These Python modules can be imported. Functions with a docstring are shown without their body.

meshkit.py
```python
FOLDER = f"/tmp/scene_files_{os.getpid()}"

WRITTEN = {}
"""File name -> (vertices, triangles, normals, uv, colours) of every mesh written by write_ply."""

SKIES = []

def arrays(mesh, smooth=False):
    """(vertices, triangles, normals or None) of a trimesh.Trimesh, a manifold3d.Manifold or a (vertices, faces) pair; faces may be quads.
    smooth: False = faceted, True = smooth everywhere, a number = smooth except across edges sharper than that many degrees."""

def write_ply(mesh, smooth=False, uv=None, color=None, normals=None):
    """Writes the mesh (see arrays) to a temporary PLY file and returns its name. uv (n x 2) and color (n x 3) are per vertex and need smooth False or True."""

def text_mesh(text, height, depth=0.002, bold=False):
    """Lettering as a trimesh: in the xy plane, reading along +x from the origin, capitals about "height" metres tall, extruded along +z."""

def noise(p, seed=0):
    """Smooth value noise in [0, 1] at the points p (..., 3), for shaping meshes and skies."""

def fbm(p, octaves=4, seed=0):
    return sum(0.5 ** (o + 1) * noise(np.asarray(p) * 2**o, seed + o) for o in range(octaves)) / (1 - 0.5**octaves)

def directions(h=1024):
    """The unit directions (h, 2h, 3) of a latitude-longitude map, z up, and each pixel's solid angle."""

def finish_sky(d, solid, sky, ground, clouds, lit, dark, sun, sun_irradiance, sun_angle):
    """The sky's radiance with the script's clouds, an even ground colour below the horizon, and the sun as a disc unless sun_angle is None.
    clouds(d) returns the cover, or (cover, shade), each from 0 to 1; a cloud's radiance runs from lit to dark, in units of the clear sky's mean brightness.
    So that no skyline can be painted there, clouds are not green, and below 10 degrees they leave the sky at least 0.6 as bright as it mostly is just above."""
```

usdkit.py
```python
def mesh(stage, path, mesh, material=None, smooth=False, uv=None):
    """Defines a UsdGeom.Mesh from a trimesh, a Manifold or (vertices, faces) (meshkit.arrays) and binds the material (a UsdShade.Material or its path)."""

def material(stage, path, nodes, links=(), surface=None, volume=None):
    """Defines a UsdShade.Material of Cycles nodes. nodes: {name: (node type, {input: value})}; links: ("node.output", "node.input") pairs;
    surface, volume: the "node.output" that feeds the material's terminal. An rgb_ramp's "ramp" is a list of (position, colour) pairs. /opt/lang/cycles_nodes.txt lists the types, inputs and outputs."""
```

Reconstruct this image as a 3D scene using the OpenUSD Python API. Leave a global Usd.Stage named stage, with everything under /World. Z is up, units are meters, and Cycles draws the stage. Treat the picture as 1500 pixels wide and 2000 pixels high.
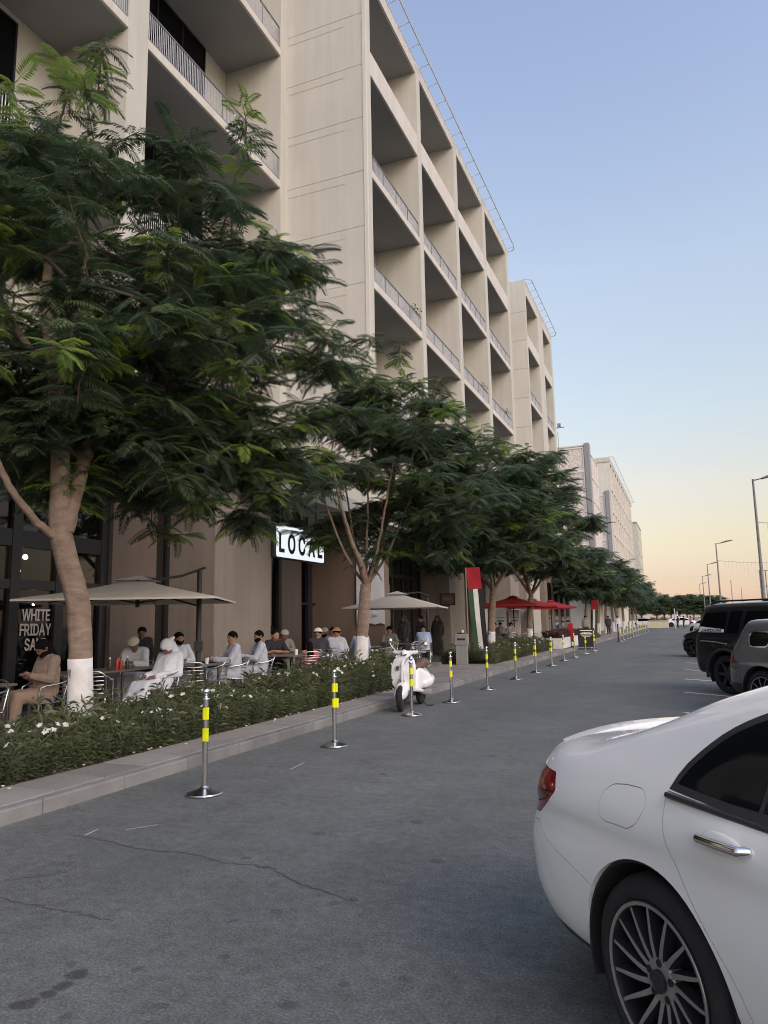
import math, random
import numpy as np, trimesh, manifold3d as m3, usdkit, meshkit
from pxr import Usd, UsdGeom, UsdLux, UsdShade, Sdf, Gf, Vt
from scipy.interpolate import PchipInterpolator
from scipy.spatial import cKDTree
from shapely.geometry import Polygon
stage = Usd.Stage.CreateInMemory()
UsdGeom.SetStageUpAxis(stage, UsdGeom.Tokens.z); UsdGeom.SetStageMetersPerUnit(stage, 1.0)
UsdGeom.Xform.Define(stage, '/World'); UsdGeom.Scope.Define(stage, '/World/Looks')
# ---------------------------------------------------------------- camera, sky, sun, exposure
EXPOSURE = 0.97
YAW, PITCH, ROLL, FPX = 22.10, 8.566, -1.069, 1425.5
cam = UsdGeom.Camera.Define(stage, '/World/camera')
cam.CreateHorizontalApertureAttr(36.0); cam.CreateVerticalApertureAttr(48.0)
cam.CreateFocalLengthAttr(36.0 * FPX / 1500); cam.CreateClippingRangeAttr(Gf.Vec2f(0.05, 5000))
cam.CreateExposureAttr(EXPOSURE)
def _cam():
    y, p, r = np.radians([YAW, PITCH, ROLL])
    fw = np.array([-np.sin(y)*np.cos(p), np.cos(y)*np.cos(p), np.sin(p)]); rt = np.array([np.cos(y), np.sin(y), 0]); up = np.cross(rt, fw)
    rt, up = rt*np.cos(r)+up*np.sin(r), -rt*np.sin(r)+up*np.cos(r)
    m = np.eye(4); m[0, :3] = rt; m[1, :3] = up; m[2, :3] = -fw; m[3, :3] = (0, 0, 1.56)
    return Gf.Matrix4d(*m.ravel().tolist())
cam.AddTransformOp().Set(_cam())
SUN_AZ, SUN_EL = math.radians(120), math.radians(35)
SKY, SUN = 0.15, 0.14
TINT = [(.002, (.52, .37, .385)), (.048, (.575, .395, .331)), (.098, (.80, .53, .351)), (.165, (1.048, .687, .462)), (.26, (1.215, .887, .633)), (.433, (1.547, 1.148, .86)), (.627, (1.558, 1.194, 1.0)), (1., (1.56, 1.2, 1.02))]   # dusty evening air, even all round
usdkit.material(stage, '/World/Looks/sky', {
    's': ('sky_texture', {'sky_type': 'single_scattering', 'sun_disc': False, 'sun_elevation': SUN_EL, 'sun_rotation': SUN_AZ, 'altitude': 10.0, 'air_density': 1.0, 'aerosol_density': 0.6, 'ozone_density': 2.0}),
    'tc': ('texture_coordinate', {}), 'z': ('separate_xyz', {}), 'hz': ('rgb_ramp', {'ramp': TINT}), 'm': ('mix', {'mix_type': 'multiply', 'fac': 1.0}),
    'b': ('background_shader', {'strength': SKY})}, [('tc.generated', 'z.vector'), ('z.z', 'hz.fac'), ('s.color', 'm.color1'), ('hz.color', 'm.color2'), ('m.color', 'b.color')], surface='b.background')
dome = UsdLux.DomeLight.Define(stage, '/World/sky')
UsdShade.MaterialBindingAPI.Apply(dome.GetPrim()).Bind(UsdShade.Material.Get(stage, '/World/Looks/sky'))
dome.GetPrim().SetCustomDataByKey('kind', 'structure')
sun = UsdLux.DistantLight.Define(stage, '/World/sun')
sun.CreateNormalizeAttr(True); sun.CreateIntensityAttr(SUN); sun.CreateAngleAttr(50.0); sun.CreateColorAttr(Gf.Vec3f(1.0, .95, .88))
sun.AddRotateXYZOp().Set(Gf.Vec3f(math.degrees(math.pi/2 - SUN_EL), 0, 180 - math.degrees(SUN_AZ)))

# ---------------------------------------------------------------- helpers
_names = {}
def uniq(parent, name):
    k = (parent, name); n = _names.get(k, 0); _names[k] = n + 1
    return f'{parent}/{name}' if n == 0 else f'{parent}/{name}_{n:03d}'
def meta(prim, label=None, cat=None, group=None, kind=None):
    for k, v in (('label', label), ('category', cat), ('group', group), ('kind', kind)):
        if v: prim.SetCustomDataByKey(k, v)
def thing(name, label, cat, loc=(0, 0, 0), rz=0.0, group=None, kind=None):
    p = uniq('/World', name); x = UsdGeom.Xform.Define(stage, p)
    x.AddTranslateOp().Set(Gf.Vec3d(*map(float, loc))); x.AddRotateZOp().Set(float(rz))
    meta(x.GetPrim(), label, cat, group, kind); return p
def tri(mesh):
    if isinstance(mesh, trimesh.Trimesh): return mesh
    return trimesh.Trimesh(*meshkit.arrays(mesh)[:2], process=False)
def part(parent, name, mesh, mat, smooth=False, label=None, kind=None, cat=None, group=None):
    p = uniq(parent, name)
    m = usdkit.mesh(stage, p, mesh, MAT[mat], smooth); meta(m.GetPrim(), label, cat, group, kind)
    return p
def setting(name, mesh, mat, smooth=False, kind='structure', **k): return part('/World', name, mesh, mat, smooth, kind=kind, **k)
def dup(src, label, loc, rz=0.0, group=None, cat=None):
    pr = stage.GetPrimAtPath(src); base = src.split('/')[-1]
    if base[-4:-3] == '_' and base[-3:].isdigit(): base = base[:-4]
    p = uniq('/World', base); x = UsdGeom.Xform.Define(stage, p)
    x.AddTranslateOp().Set(Gf.Vec3d(*map(float, loc))); x.AddRotateZOp().Set(float(rz))
    q = x.GetPrim(); q.GetReferences().AddInternalReference(src); q.SetInstanceable(True)
    meta(q, label, cat or pr.GetCustomDataByKey('category'), group or pr.GetCustomDataByKey('group')); return p
class MB:
    def __init__(s): s.v = []; s.f = []; s.n = 0
    def add(s, v, f):
        v = np.asarray(v, float); f = np.asarray(f, int)
        if f.shape[1] == 4: f = np.vstack([f[:, [0, 1, 2]], f[:, [0, 2, 3]]])
        s.v.append(v); s.f.append(f + s.n); s.n += len(v); return s
    def mesh(s, m): m = tri(m); return s.add(m.vertices, m.faces)
    def box(s, x0, x1, y0, y1, z0, z1):
        v = [(x, y, z) for z in (z0, z1) for y in (y0, y1) for x in (x0, x1)]
        return s.add(v, [(0, 2, 3, 1), (4, 5, 7, 6), (0, 1, 5, 4), (2, 6, 7, 3), (0, 4, 6, 2), (1, 3, 7, 5)])
    def cbox(s, x0, x1, y0, y1, z0, z1, c=.01):
        return s.mesh(chamfer(x0, x1, y0, y1, z0, z1, c))
    def tube(s, pts, r, n=8, cap=True):
        p = np.asarray(pts, float); r = np.broadcast_to(np.asarray(r, float), (len(p),))
        t = np.gradient(p, axis=0); t /= np.linalg.norm(t, axis=1, keepdims=True) + 1e-12
        ref = np.array([0, 0, 1.0]) if abs(t[0, 2]) < .9 else np.array([1.0, 0, 0])
        A = []
        a = np.cross(t[0], ref); a /= np.linalg.norm(a)
        for i in range(len(p)):
            a = a - t[i]*(a @ t[i]); a /= np.linalg.norm(a) + 1e-12; A.append(a)
        A = np.array(A); B = np.cross(t, A); g = np.arange(n)*2*np.pi/n
        v = p[:, None] + r[:, None, None]*(np.cos(g)[None, :, None]*A[:, None] + np.sin(g)[None, :, None]*B[:, None])
        i, j = np.meshgrid(np.arange(len(p)-1), np.arange(n), indexing='ij')
        q = np.stack([i*n+j, i*n+(j+1) % n, (i+1)*n+(j+1) % n, (i+1)*n+j], -1).reshape(-1, 4)
        f = np.vstack([q[:, [0, 1, 2]], q[:, [0, 2, 3]]]); v = v.reshape(-1, 3)
        if cap:
            k = len(v); v = np.vstack([v, p[0], p[-1]]); j = np.arange(n); e = (len(p)-1)*n
            f = np.vstack([f, np.stack([np.full(n, k), (j+1) % n, j], 1), np.stack([np.full(n, k+1), e+j, e+(j+1) % n], 1)])
        return s.add(v, f)
    def rod(s, a, b, r, n=8): return s.tube([a, b], r, n)
    def lathe(s, prof, n=24, c=(0, 0, 0), axis='z'):
        pr = np.asarray(prof, float); g = np.arange(n)*2*np.pi/n
        v = np.stack([pr[:, 0:1]*np.cos(g), pr[:, 0:1]*np.sin(g), np.repeat(pr[:, 1:2], n, 1)], -1).reshape(-1, 3)
        i, j = np.meshgrid(np.arange(len(pr)-1), np.arange(n), indexing='ij')
        q = np.stack([i*n+j, i*n+(j+1) % n, (i+1)*n+(j+1) % n, (i+1)*n+j], -1).reshape(-1, 4)
        if axis == 'y': v = v[:, [0, 2, 1]]*[1, -1, 1]
        if axis == 'x': v = v[:, [2, 1, 0]]*[1, 1, -1]
        return s.add(v + np.asarray(c), q)
    def prism(s, poly, h0, h1, axes='xy'):
        m = trimesh.creation.extrude_polygon(Polygon(poly), h1-h0, engine='earcut'); v = np.array(m.vertices); v[:, 2] += h0
        if axes == 'xz': v = np.stack([v[:, 0], -v[:, 2], v[:, 1]], 1)
        if axes == 'yz': v = np.stack([v[:, 2], v[:, 0], v[:, 1]], 1)
        return s.add(v, m.faces)
    def quad(s, a, b, c, d): return s.add([a, b, c, d], [(0, 1, 2, 3)])
    def get(s): return trimesh.Trimesh(np.vstack(s.v), np.vstack(s.f), process=False)
    def move(s, d=(0, 0, 0), rz=0.0):
        c, q = math.cos(rz), math.sin(rz); R = np.array([[c, -q, 0], [q, c, 0], [0, 0, 1]])
        s.v = [v @ R.T + np.asarray(d) for v in s.v]; return s
def chamfer(x0, x1, y0, y1, z0, z1, c=.01):
    c = min(c, (x1-x0)*.45, (y1-y0)*.45, (z1-z0)*.45)
    P = []
    for x, sx in ((x0, 1), (x1, -1)):
        for y, sy in ((y0, 1), (y1, -1)):
            for z, sz in ((z0, 1), (z1, -1)):
                P += [(x+sx*c, y+sy*c, z), (x+sx*c, y, z+sz*c), (x, y+sy*c, z+sz*c)]
    return m3.Manifold.hull_points(np.array(P, np.float64))
def sph(p, r, n=16): return m3.Manifold.sphere(float(r), n).translate(tuple(map(float, p)))
def hull(*ss): return m3.Manifold.batch_hull(list(ss))
def bone(a, b, ra, rb, n=14): return hull(sph(a, ra, n), sph(b, rb, n))
def union(L): return m3.Manifold.batch_boolean(list(L), m3.OpType.Add)
def soften(man, edge=.03, it=8):
    t = tri(man.refine_to_length(edge)); t = trimesh.Trimesh(t.vertices, t.faces, process=True)
    trimesh.smoothing.filter_taubin(t, lamb=.5, nu=.53, iterations=it); return t
def interp(pts, n):
    p = np.asarray(pts, float); d = np.r_[0, np.cumsum(np.linalg.norm(np.diff(p, axis=0), axis=1))]
    return PchipInterpolator(d, p)(np.linspace(0, d[-1], n))
def instancer(path, protos, pos, quat, scale, idx, kind='stuff'):
    """protos: [(name, mesh, material)]; quat: n x 4 as w, x, y, z"""
    pi = UsdGeom.PointInstancer.Define(stage, path); rel = pi.CreatePrototypesRel()
    for nm, me, ma in protos:
        m = usdkit.mesh(stage, uniq(path, nm), me, MAT[ma]); rel.AddTarget(m.GetPath())
    pi.CreatePositionsAttr(Vt.Vec3fArray.FromNumpy(np.asarray(pos, np.float32)))
    q = np.asarray(quat, np.float32); q = q/np.linalg.norm(q, axis=1, keepdims=True)
    pi.CreateOrientationsAttr(Vt.QuathArray([Gf.Quath(float(a), float(b), float(c), float(d)) for a, b, c, d in q]))
    s = np.asarray(scale, np.float32); s = np.repeat(s[:, None], 3, 1) if s.ndim == 1 else s
    pi.CreateScalesAttr(Vt.Vec3fArray.FromNumpy(s)); pi.CreateProtoIndicesAttr(Vt.IntArray.FromNumpy(np.asarray(idx, np.int32)))
    meta(pi.GetPrim(), kind=kind); return pi
def quat_from(az, pitch, roll=0.0):
    """rotate +x to azimuth az, then nose down by pitch, with a roll about its own axis"""
    az, pitch, roll = np.broadcast_arrays(*map(np.asarray, (az, pitch, roll)))
    def mul(a, b):
        w, x, y, z = a; W, X, Y, Z = b
        return (w*W-x*X-y*Y-z*Z, w*X+x*W+y*Z-z*Y, w*Y-x*Z+y*W+z*X, w*Z+x*Y-y*X+z*W)
    o = np.zeros_like(az)
    return np.stack(mul(mul((np.cos(az/2), o, o, np.sin(az/2)), (np.cos(pitch/2), o, np.sin(pitch/2), o)), (np.cos(roll/2), np.sin(roll/2), o, o)), -1)

# ---------------------------------------------------------------- materials
MAT = {}
def mat(name, col, rough=.6, var=.12, scale=6., bump=0., bscale=None, metal=0., spec=.5, coat=0., col2=None, stretch=(1, 1, 1), detail=4., world=True, rvar=.0, sheen=0., trans=0., streak=0.):
    c = np.asarray(col, float); lo = c*(1-var) if col2 is None else np.asarray(col2, float); hi = c*(1+var) if col2 is None else c
    n = {'g': ('geometry', {}) if world else ('texture_coordinate', {}),
         'mp': ('mapping', {'scale': stretch}),
         'n': ('noise_texture', {'scale': scale, 'detail': detail, 'roughness': .6}),
         'r': ('rgb_ramp', {'ramp': [(.3, tuple(lo)), (.7, tuple(hi))]}),
         'p': ('principled_bsdf', {'roughness': rough, 'metallic': metal, 'specular_ior_level': spec, 'coat_weight': coat, 'sheen_weight': sheen})}
    l = [('g.position' if world else 'g.object', 'mp.vector'), ('mp.vector', 'n.vector'), ('n.fac', 'r.fac'), ('r.color', 'p.base_color')]
    if streak:
        n['ms'] = ('mapping', {'scale': (2.2, 2.2, .10)}); n['ns'] = ('noise_texture', {'scale': 1.6, 'detail': 5., 'roughness': .65}); n['rs'] = ('rgb_ramp', {'ramp': [(.34, (1-streak, 1-streak, 1-streak*1.1)), (.62, (1.03, 1.03, 1.03))]}); n['mu'] = ('mix', {'mix_type': 'multiply', 'fac': 1.})
        l = [q for q in l if q[1] != 'p.base_color']+[('g.position', 'ms.vector'), ('ms.vector', 'ns.vector'), ('ns.fac', 'rs.fac'), ('r.color', 'mu.color1'), ('rs.color', 'mu.color2'), ('mu.color', 'p.base_color')]
    if bump:
        n['n2'] = ('noise_texture', {'scale': bscale or scale*4, 'detail': 3., 'roughness': .6}); n['bm'] = ('bump', {'strength': bump, 'distance': .01})
        l += [('mp.vector', 'n2.vector'), ('n2.fac', 'bm.height'), ('bm.normal', 'p.normal')]
    if rvar:
        n['rr'] = ('map_range', {'from_min': .3, 'from_max': .7, 'to_min': rough-rvar, 'to_max': rough+rvar, 'clamp': True}); l += [('n.fac', 'rr.value'), ('rr.result', 'p.roughness')]
    out = 'p.BSDF'
    if trans:
        n['t'] = ('translucent_bsdf', {}); n['mx'] = ('mix_closure', {'fac': trans}); l += [('r.color', 't.color'), ('p.BSDF', 'mx.closure1'), ('t.BSDF', 'mx.closure2')]; out = 'mx.closure'
    MAT[name] = usdkit.material(stage, f'/World/Looks/{name}', n, l, surface=out)
def emit(name, col, strength):
    MAT[name] = usdkit.material(stage, f'/World/Looks/{name}', {'e': ('emission', {'color': col, 'strength': strength})}, [], surface='e.emission')
def leaf(name, col, col2, trans=.35, scale=1.2):
    MAT[name] = usdkit.material(stage, f'/World/Looks/{name}', {
        'o': ('object_info', {}), 'r': ('rgb_ramp', {'ramp': [(0., col2), (1., col)]}),
        'p': ('principled_bsdf', {'roughness': .45, 'specular_ior_level': .5}), 't': ('translucent_bsdf', {}), 'mx': ('mix_closure', {'fac': trans})},
        [('o.random', 'r.fac'), ('r.color', 'p.base_color'), ('r.color', 't.color'), ('p.BSDF', 'mx.closure1'), ('t.BSDF', 'mx.closure2')], surface='mx.closure')
def glass(name, tint=(.75, .8, .82), gloss=.03, ior=1.5, extra=0.):
    MAT[name] = usdkit.material(stage, f'/World/Looks/{name}', {
        'f': ('fresnel', {'IOR': ior}), 'a': ('math', {'math_type': 'add', 'value2': extra, 'use_clamp': True}),
        't': ('transparent_bsdf', {'color': tint}), 'g': ('glossy_bsdf', {'color': (.95, .95, .95), 'roughness': gloss}), 'm': ('mix_closure', {})},
        [('f.fac', 'a.value1'), ('a.value', 'm.fac'), ('t.BSDF', 'm.closure1'), ('g.BSDF', 'm.closure2')], surface='m.closure')
mat('stucco', (.48, .475, .415), .85, .05, .5, .25, 60., detail=8, streak=.06)
mat('stucco_pale', (.56, .535, .475), .85, .05, .6, .2, 60., detail=8, streak=.08)
mat('stucco_tan_shaded', (.155, .118, .092), .85, .08, .6, .25, 60., detail=8, streak=.12)  # tan wall, darkened further to carry the tree shade on the ground floor
mat('strip_tone', (.40, .375, .325), .85, .05)
mat('pier_wall_shaded', (.22, .195, .165), .8, .10, .7, .3, 50., detail=8, streak=.14)  # pier colour with the tree shade over the terrace mixed in
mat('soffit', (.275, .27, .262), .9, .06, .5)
mat('rail_metal', (.16, .16, .17), .5, .1, 3., metal=.3)
mat('picket', (.46, .47, .48), .5, .25, 9., metal=.2)
mat('dark_frame', (.012, .012, .014), .4, .2)
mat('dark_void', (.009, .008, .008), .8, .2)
mat('bronze_panel', (.13, .105, .082), .55, .12, 2., stretch=(3, 3, .15), metal=.1)
mat('white_metal', (.55, .55, .53), .5, .06)
mat('concrete', (.27, .265, .245), .85, .18, 1.6, .3, 40., detail=8)
mat('kerb_stone', (.165, .165, .16), .85, .22, 1.8, .35, 40., detail=8)
mat('kerb_stone_b', (.205, .20, .19), .85, .2, 1.8, .35, 40., detail=8)
mat('concrete_dark', (.17, .165, .16), .85, .2, 1.6, .3, 40., detail=8)
mat('paver', (.225, .21, .19), .85, .16, 1.1, .3, 50., detail=8)
mat('paver_b', (.19, .18, .165), .85, .16, 1.3, .3, 50., detail=8)
mat('paver_c', (.26, .245, .22), .85, .14, 1.3, .3, 50., detail=8)
mat('terrace_tile', (.075, .07, .065), .6, .15, 2.)
mat('soil', (.085, .05, .035), .95, .4, 14., .8, 60.)
mat('steel', (.56, .56, .55), .24, .02, 8., metal=1.)
mat('chrome', (.8, .8, .8), .08, .03, 30., metal=1.)
mat('yellow_tape', (.72, .74, .0), .5, .06, 12.)
mat('bark', (.205, .152, .115), .85, .30, 5., .9, 16., stretch=(1, 1, 2.4), detail=8)
mat('bark_dark', (.085, .064, .05), .9, .3, 6., .5, 30.)
mat('whitewash', (.62, .62, .60), .85, .14, 7., .4, 30., detail=6)
leaf('leaf_dark', (.066, .100, .052), (.028, .050, .028), .30)
leaf('leaf_mid', (.100, .145, .052), (.050, .084, .036), .34)
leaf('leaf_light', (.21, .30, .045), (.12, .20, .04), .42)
leaf('grass_leaf', (.105, .125, .058), (.032, .05, .022), .3)
leaf('grass_leaf_b', (.17, .18, .10), (.05, .07, .032), .3)
leaf('red_leaf', (.17, .025, .035), (.07, .02, .025), .3)
mat('petal', (.78, .78, .70), .7, .08, trans=.3)
mat('stem', (.09, .11, .05), .8, .2)
mat('canvas', (.60, .56, .485), .85, .05, 2., .1, 200., trans=.12)
mat('red_canvas', (.32, .015, .018), .8, .12, 2., trans=.15)
mat('black_metal', (.018, .018, .02), .45, .15, 9.)
mat('grey_plastic', (.21, .215, .21), .6, .08)
mat('white_cloth', (.60, .63, .68), .85, .05, 5., .5, 22.)
mat('grey_cloth', (.40, .43, .48), .85, .06, 5., .5, 22.)
mat('beige_cloth', (.26, .19, .14), .85, .06, 5., .5, 22.)
mat('black_cloth', (.013, .013, .015), .85, .2, 5., .3, 20.)
mat('dark_cloth', (.035, .035, .045), .85, .2, 5., .3, 20.)
mat('olive_cloth', (.20, .20, .17), .85, .1, 5., .3, 20.)
mat('pink_cloth', (.42, .12, .11), .85, .15, 8., .3, 20.)
mat('blue_cloth', (.36, .45, .62), .85, .12, 8., .3, 20.)
mat('pattern_cloth', (.45, .40, .36), .85, .3, 16., col2=(.05, .045, .05))
mat('skin', (.30, .165, .105), .55, .08, 9.)
mat('skin_dark', (.155, .085, .058), .55, .08, 9.)
mat('hair', (.006, .005, .0045), .95, .2, 40., spec=.1)
mat('cap_white', (.66, .65, .60), .85, .06)
mat('cap_grey', (.30, .29, .27), .85, .06)
mat('cap_tan', (.42, .25, .15), .85, .08)
mat('wood_top', (.12, .105, .09), .45, .2, 4., stretch=(1, 8, 1))
mat('alu', (.66, .67, .69), .28, .06, 20., metal=1., rvar=.06)
mat('bottle_red', (.30, .02, .015), .25, .1); mat('bottle_dark', (.03, .02, .015), .15, .1); mat('paper_white', (.75, .74, .70), .7, .05)
mat('car_white', (.73, .735, .715), .3, .012, 2., coat=1.0); mat('car_black', (.006, .006, .007), .3, .1, 2., coat=.55, spec=.3)
mat('car_grey', (.095, .098, .10), .3, .04, 2., coat=1.0, metal=.35)
mat('tyre', (.010, .010, .011), .75, .25, 30., .3, 90.); mat('rim_dark', (.018, .018, .02), .4, .1); mat('rim_face', (.30, .285, .27), .32, .05, 30., metal=.6)
mat('tint_glass', (.003, .0035, .004), .04, .05, spec=.12); mat('trim_black', (.02, .02, .022), .35, .1)
mat('tail_red', (.13, .003, .006), .12, .12, 14., coat=.35, spec=.3); mat('tail_dark', (.045, .003, .005), .2, .2, 14., coat=.3)
mat('scooter_white', (.74, .745, .74), .25, .02, coat=1.); mat('brown_leather', (.105, .062, .042), .5, .15)
mat('flag_red', (.34, .012, .022), .8, .08); mat('flag_green', (.035, .085, .035), .8, .08); mat('flag_white', (.68, .68, .66), .8, .05); mat('flag_black', (.012, .012, .013), .8, .1)
mat('lamp_grey', (.20, .20, .19), .5, .08); mat('cream_wall', (.50, .44, .30), .85, .08, 1.)
mat('banner_white', (.60, .625, .66), .8, .05); mat('ink', (.03, .035, .045), .7, .1); mat('ink_grey', (.22, .24, .28), .7, .1)
mat('paint_white', (.55, .55, .54), .8, .3, 20., detail=8)
mat('lattice', (.62, .60, .57), .7, .08); mat('steel_grey', (.22, .225, .23), .5, .1)
mat('planter_white', (.56, .56, .55), .7, .1, 2.)
mat('shop_wall', (.42, .26, .20), .8, .1); mat('text_white', (.72, .70, .66), .7, .03)
emit('sign_glow', (.90, .96, 1.0), .50); emit('lamp_glow', (1., .78, .54), 90.0); emit('shop_glow', (1.0, .55, .36), .16)
glass('shop_glass', (.5, .5, .5), .02, 1.35); glass('clear_glass', (.8, .83, .85)); glass('door_glass', (.06, .065, .08), .02, 1.6, .12)
# ---------------------------------------------------------------- asphalt material with speckle, stains and cracks of its own
def asphalt(name):
    spots = [(-2.68,2.79,.05),(-2.66,2.69,.045),(-2.66,2.60,.05),(-2.69,2.50,.05),(-2.79,2.86,.03),(-2.45,2.93,.03),(-2.46,2.5,.03),(-2.14,2.70,.03),(-1.96,3.94,.035),(-2.19,3.73,.04),(-1.87,4.02,.03),(-2.35,3.53,.03),(-2.14,3.18,.03),(-2.65,4.37,.03),(-1.26,3.26,.035),(-1.64,2.87,.04),(-2.66,5.15,.04),(-4.38,7.3,.05),(-3.03,7.28,.05),(-2.07,5.68,.06),(-2.87,4.47,.03),(-1.63,4.82,.05),(-1.5,3.12,.03),(-2.2,8.6,.07),(-1.2,7.4,.06),(-2.8,10.5,.08)]
    n = {'g': ('geometry', {}), 'big': ('noise_texture', {'scale': .35, 'detail': 5.}), 'mid': ('noise_texture', {'scale': 2.2, 'detail': 6., 'roughness': .7}),
         'fine': ('noise_texture', {'scale': 75., 'detail': 3., 'roughness': .75}), 'vor': ('voronoi_texture', {'scale': 42.}), 
         'mps': ('mapping', {'scale': (.35, .02, 1)}), 'm14': ('noise_texture', {'scale': 13., 'detail': 4., 'roughness': .7}), 'r6': ('rgb_ramp', {'ramp': [(.32, (.78, .78, .78)), (.5, (1., 1., 1.)), (.70, (1.22, 1.22, 1.22))]}), 'm6': ('mix', {'mix_type': 'multiply', 'fac': 1.}), 'strk': ('noise_texture', {'scale': 2.5, 'detail': 4.}),
         'r1': ('rgb_ramp', {'ramp': [(.25, (.102, .109, .103)), (.75, (.138, .147, .139))]}), 'r2': ('rgb_ramp', {'ramp': [(.3, (.80, .80, .80)), (.7, (1.12, 1.12, 1.12))]}),
         'r3': ('rgb_ramp', {'ramp': [(.3, (.45, .45, .45)), (.5, (.98, .98, .98)), (.68, (1.8, 1.8, 1.8))]}), 'r4': ('rgb_ramp', {'ramp': [(.0, (2.1, 2.1, 2.1)), (.09, (1., 1., 1.))]}),
         'r5': ('rgb_ramp', {'ramp': [(.35, (.88, .88, .88)), (.65, (1.06, 1.06, 1.06))]}),
         'm1': ('mix', {'mix_type': 'multiply', 'fac': 1.}), 'm2': ('mix', {'mix_type': 'multiply', 'fac': .85}), 'm3': ('mix', {'mix_type': 'multiply', 'fac': .8}), 'm4': ('mix', {'mix_type': 'multiply', 'fac': .8}),
         'wob': ('noise_texture', {'scale': 9., 'detail': 3.}), 'wv': ('vector_math', {'vector_math_type': 'multiply_add', 'vector2': (.09, .09, 0), 'vector3': (-.045, -.045, 0)}), 'wp': ('vector_math', {'vector_math_type': 'add'}),
         'p': ('principled_bsdf', {'roughness': .82, 'specular_ior_level': .4}), 'bm': ('bump', {'strength': .5, 'distance': .004})}
    for k in ('wv', 'wp'): n[k] = (n[k][0], {('math_type' if a == 'vector_math_type' else a): b for a, b in n[k][1].items()})
    l = [('g.position', f'{k}.vector') for k in ('big', 'mid', 'fine', 'vor', 'mps', 'wob', 'm14')] + [('mps.vector', 'strk.vector'), ('big.fac', 'r1.fac'), ('mid.fac', 'r2.fac'), ('fine.fac', 'r3.fac'), ('vor.distance', 'r4.fac'), ('strk.fac', 'r5.fac'),
         ('r1.color', 'm1.color1'), ('r2.color', 'm1.color2'), ('m1.color', 'm2.color1'), ('r3.color', 'm2.color2'), ('m2.color', 'm3.color1'), ('r4.color', 'm3.color2'), ('m3.color', 'm4.color1'), ('r5.color', 'm4.color2'),
         ('fine.fac', 'bm.height'), ('bm.normal', 'p.normal'), ('wob.color', 'wv.vector1'), ('g.position', 'wp.vector1'), ('wv.vector', 'wp.vector2')]
    prev = None
    for i, (x, y, r) in enumerate(spots):
        n[f'd{i}'] = ('vector_math', {'math_type': 'distance', 'vector2': (x, y, 0.0)}); n[f's{i}'] = ('map_range', {'range_type': 'smoothstep', 'from_min': r*.75, 'from_max': r*1.2, 'to_min': .48 if r > .042 and y < 2.82 and x < -2.6 else .70, 'to_max': 1., 'clamp': True})
        l += [('wp.vector', f'd{i}.vector1'), (f'd{i}.value', f's{i}.value')]
        if prev: n[f'x{i}'] = ('math', {'math_type': 'minimum'}); l += [(prev, f'x{i}.value1'), (f's{i}.result', f'x{i}.value2')]; prev = f'x{i}.value'
        else: prev = f's{i}.result'
    n['cc'] = ('combine_color', {}); n['m5'] = ('mix', {'mix_type': 'multiply', 'fac': 1.})
    l += [(prev, 'cc.r'), (prev, 'cc.g'), (prev, 'cc.b'), ('m14.fac', 'r6.fac'), ('m4.color', 'm6.color1'), ('r6.color', 'm6.color2'), ('m6.color', 'm5.color1'), ('cc.color', 'm5.color2'), ('m5.color', 'p.base_color')]
    MAT[name] = usdkit.material(stage, f'/World/Looks/{name}', n, l, surface='p.BSDF')
asphalt('asphalt'); mat('crack', (.088, .093, .091), .9, .3, 9.); mat('sand', (.175, .165, .145), .95, .15, .2, detail=8)
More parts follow.
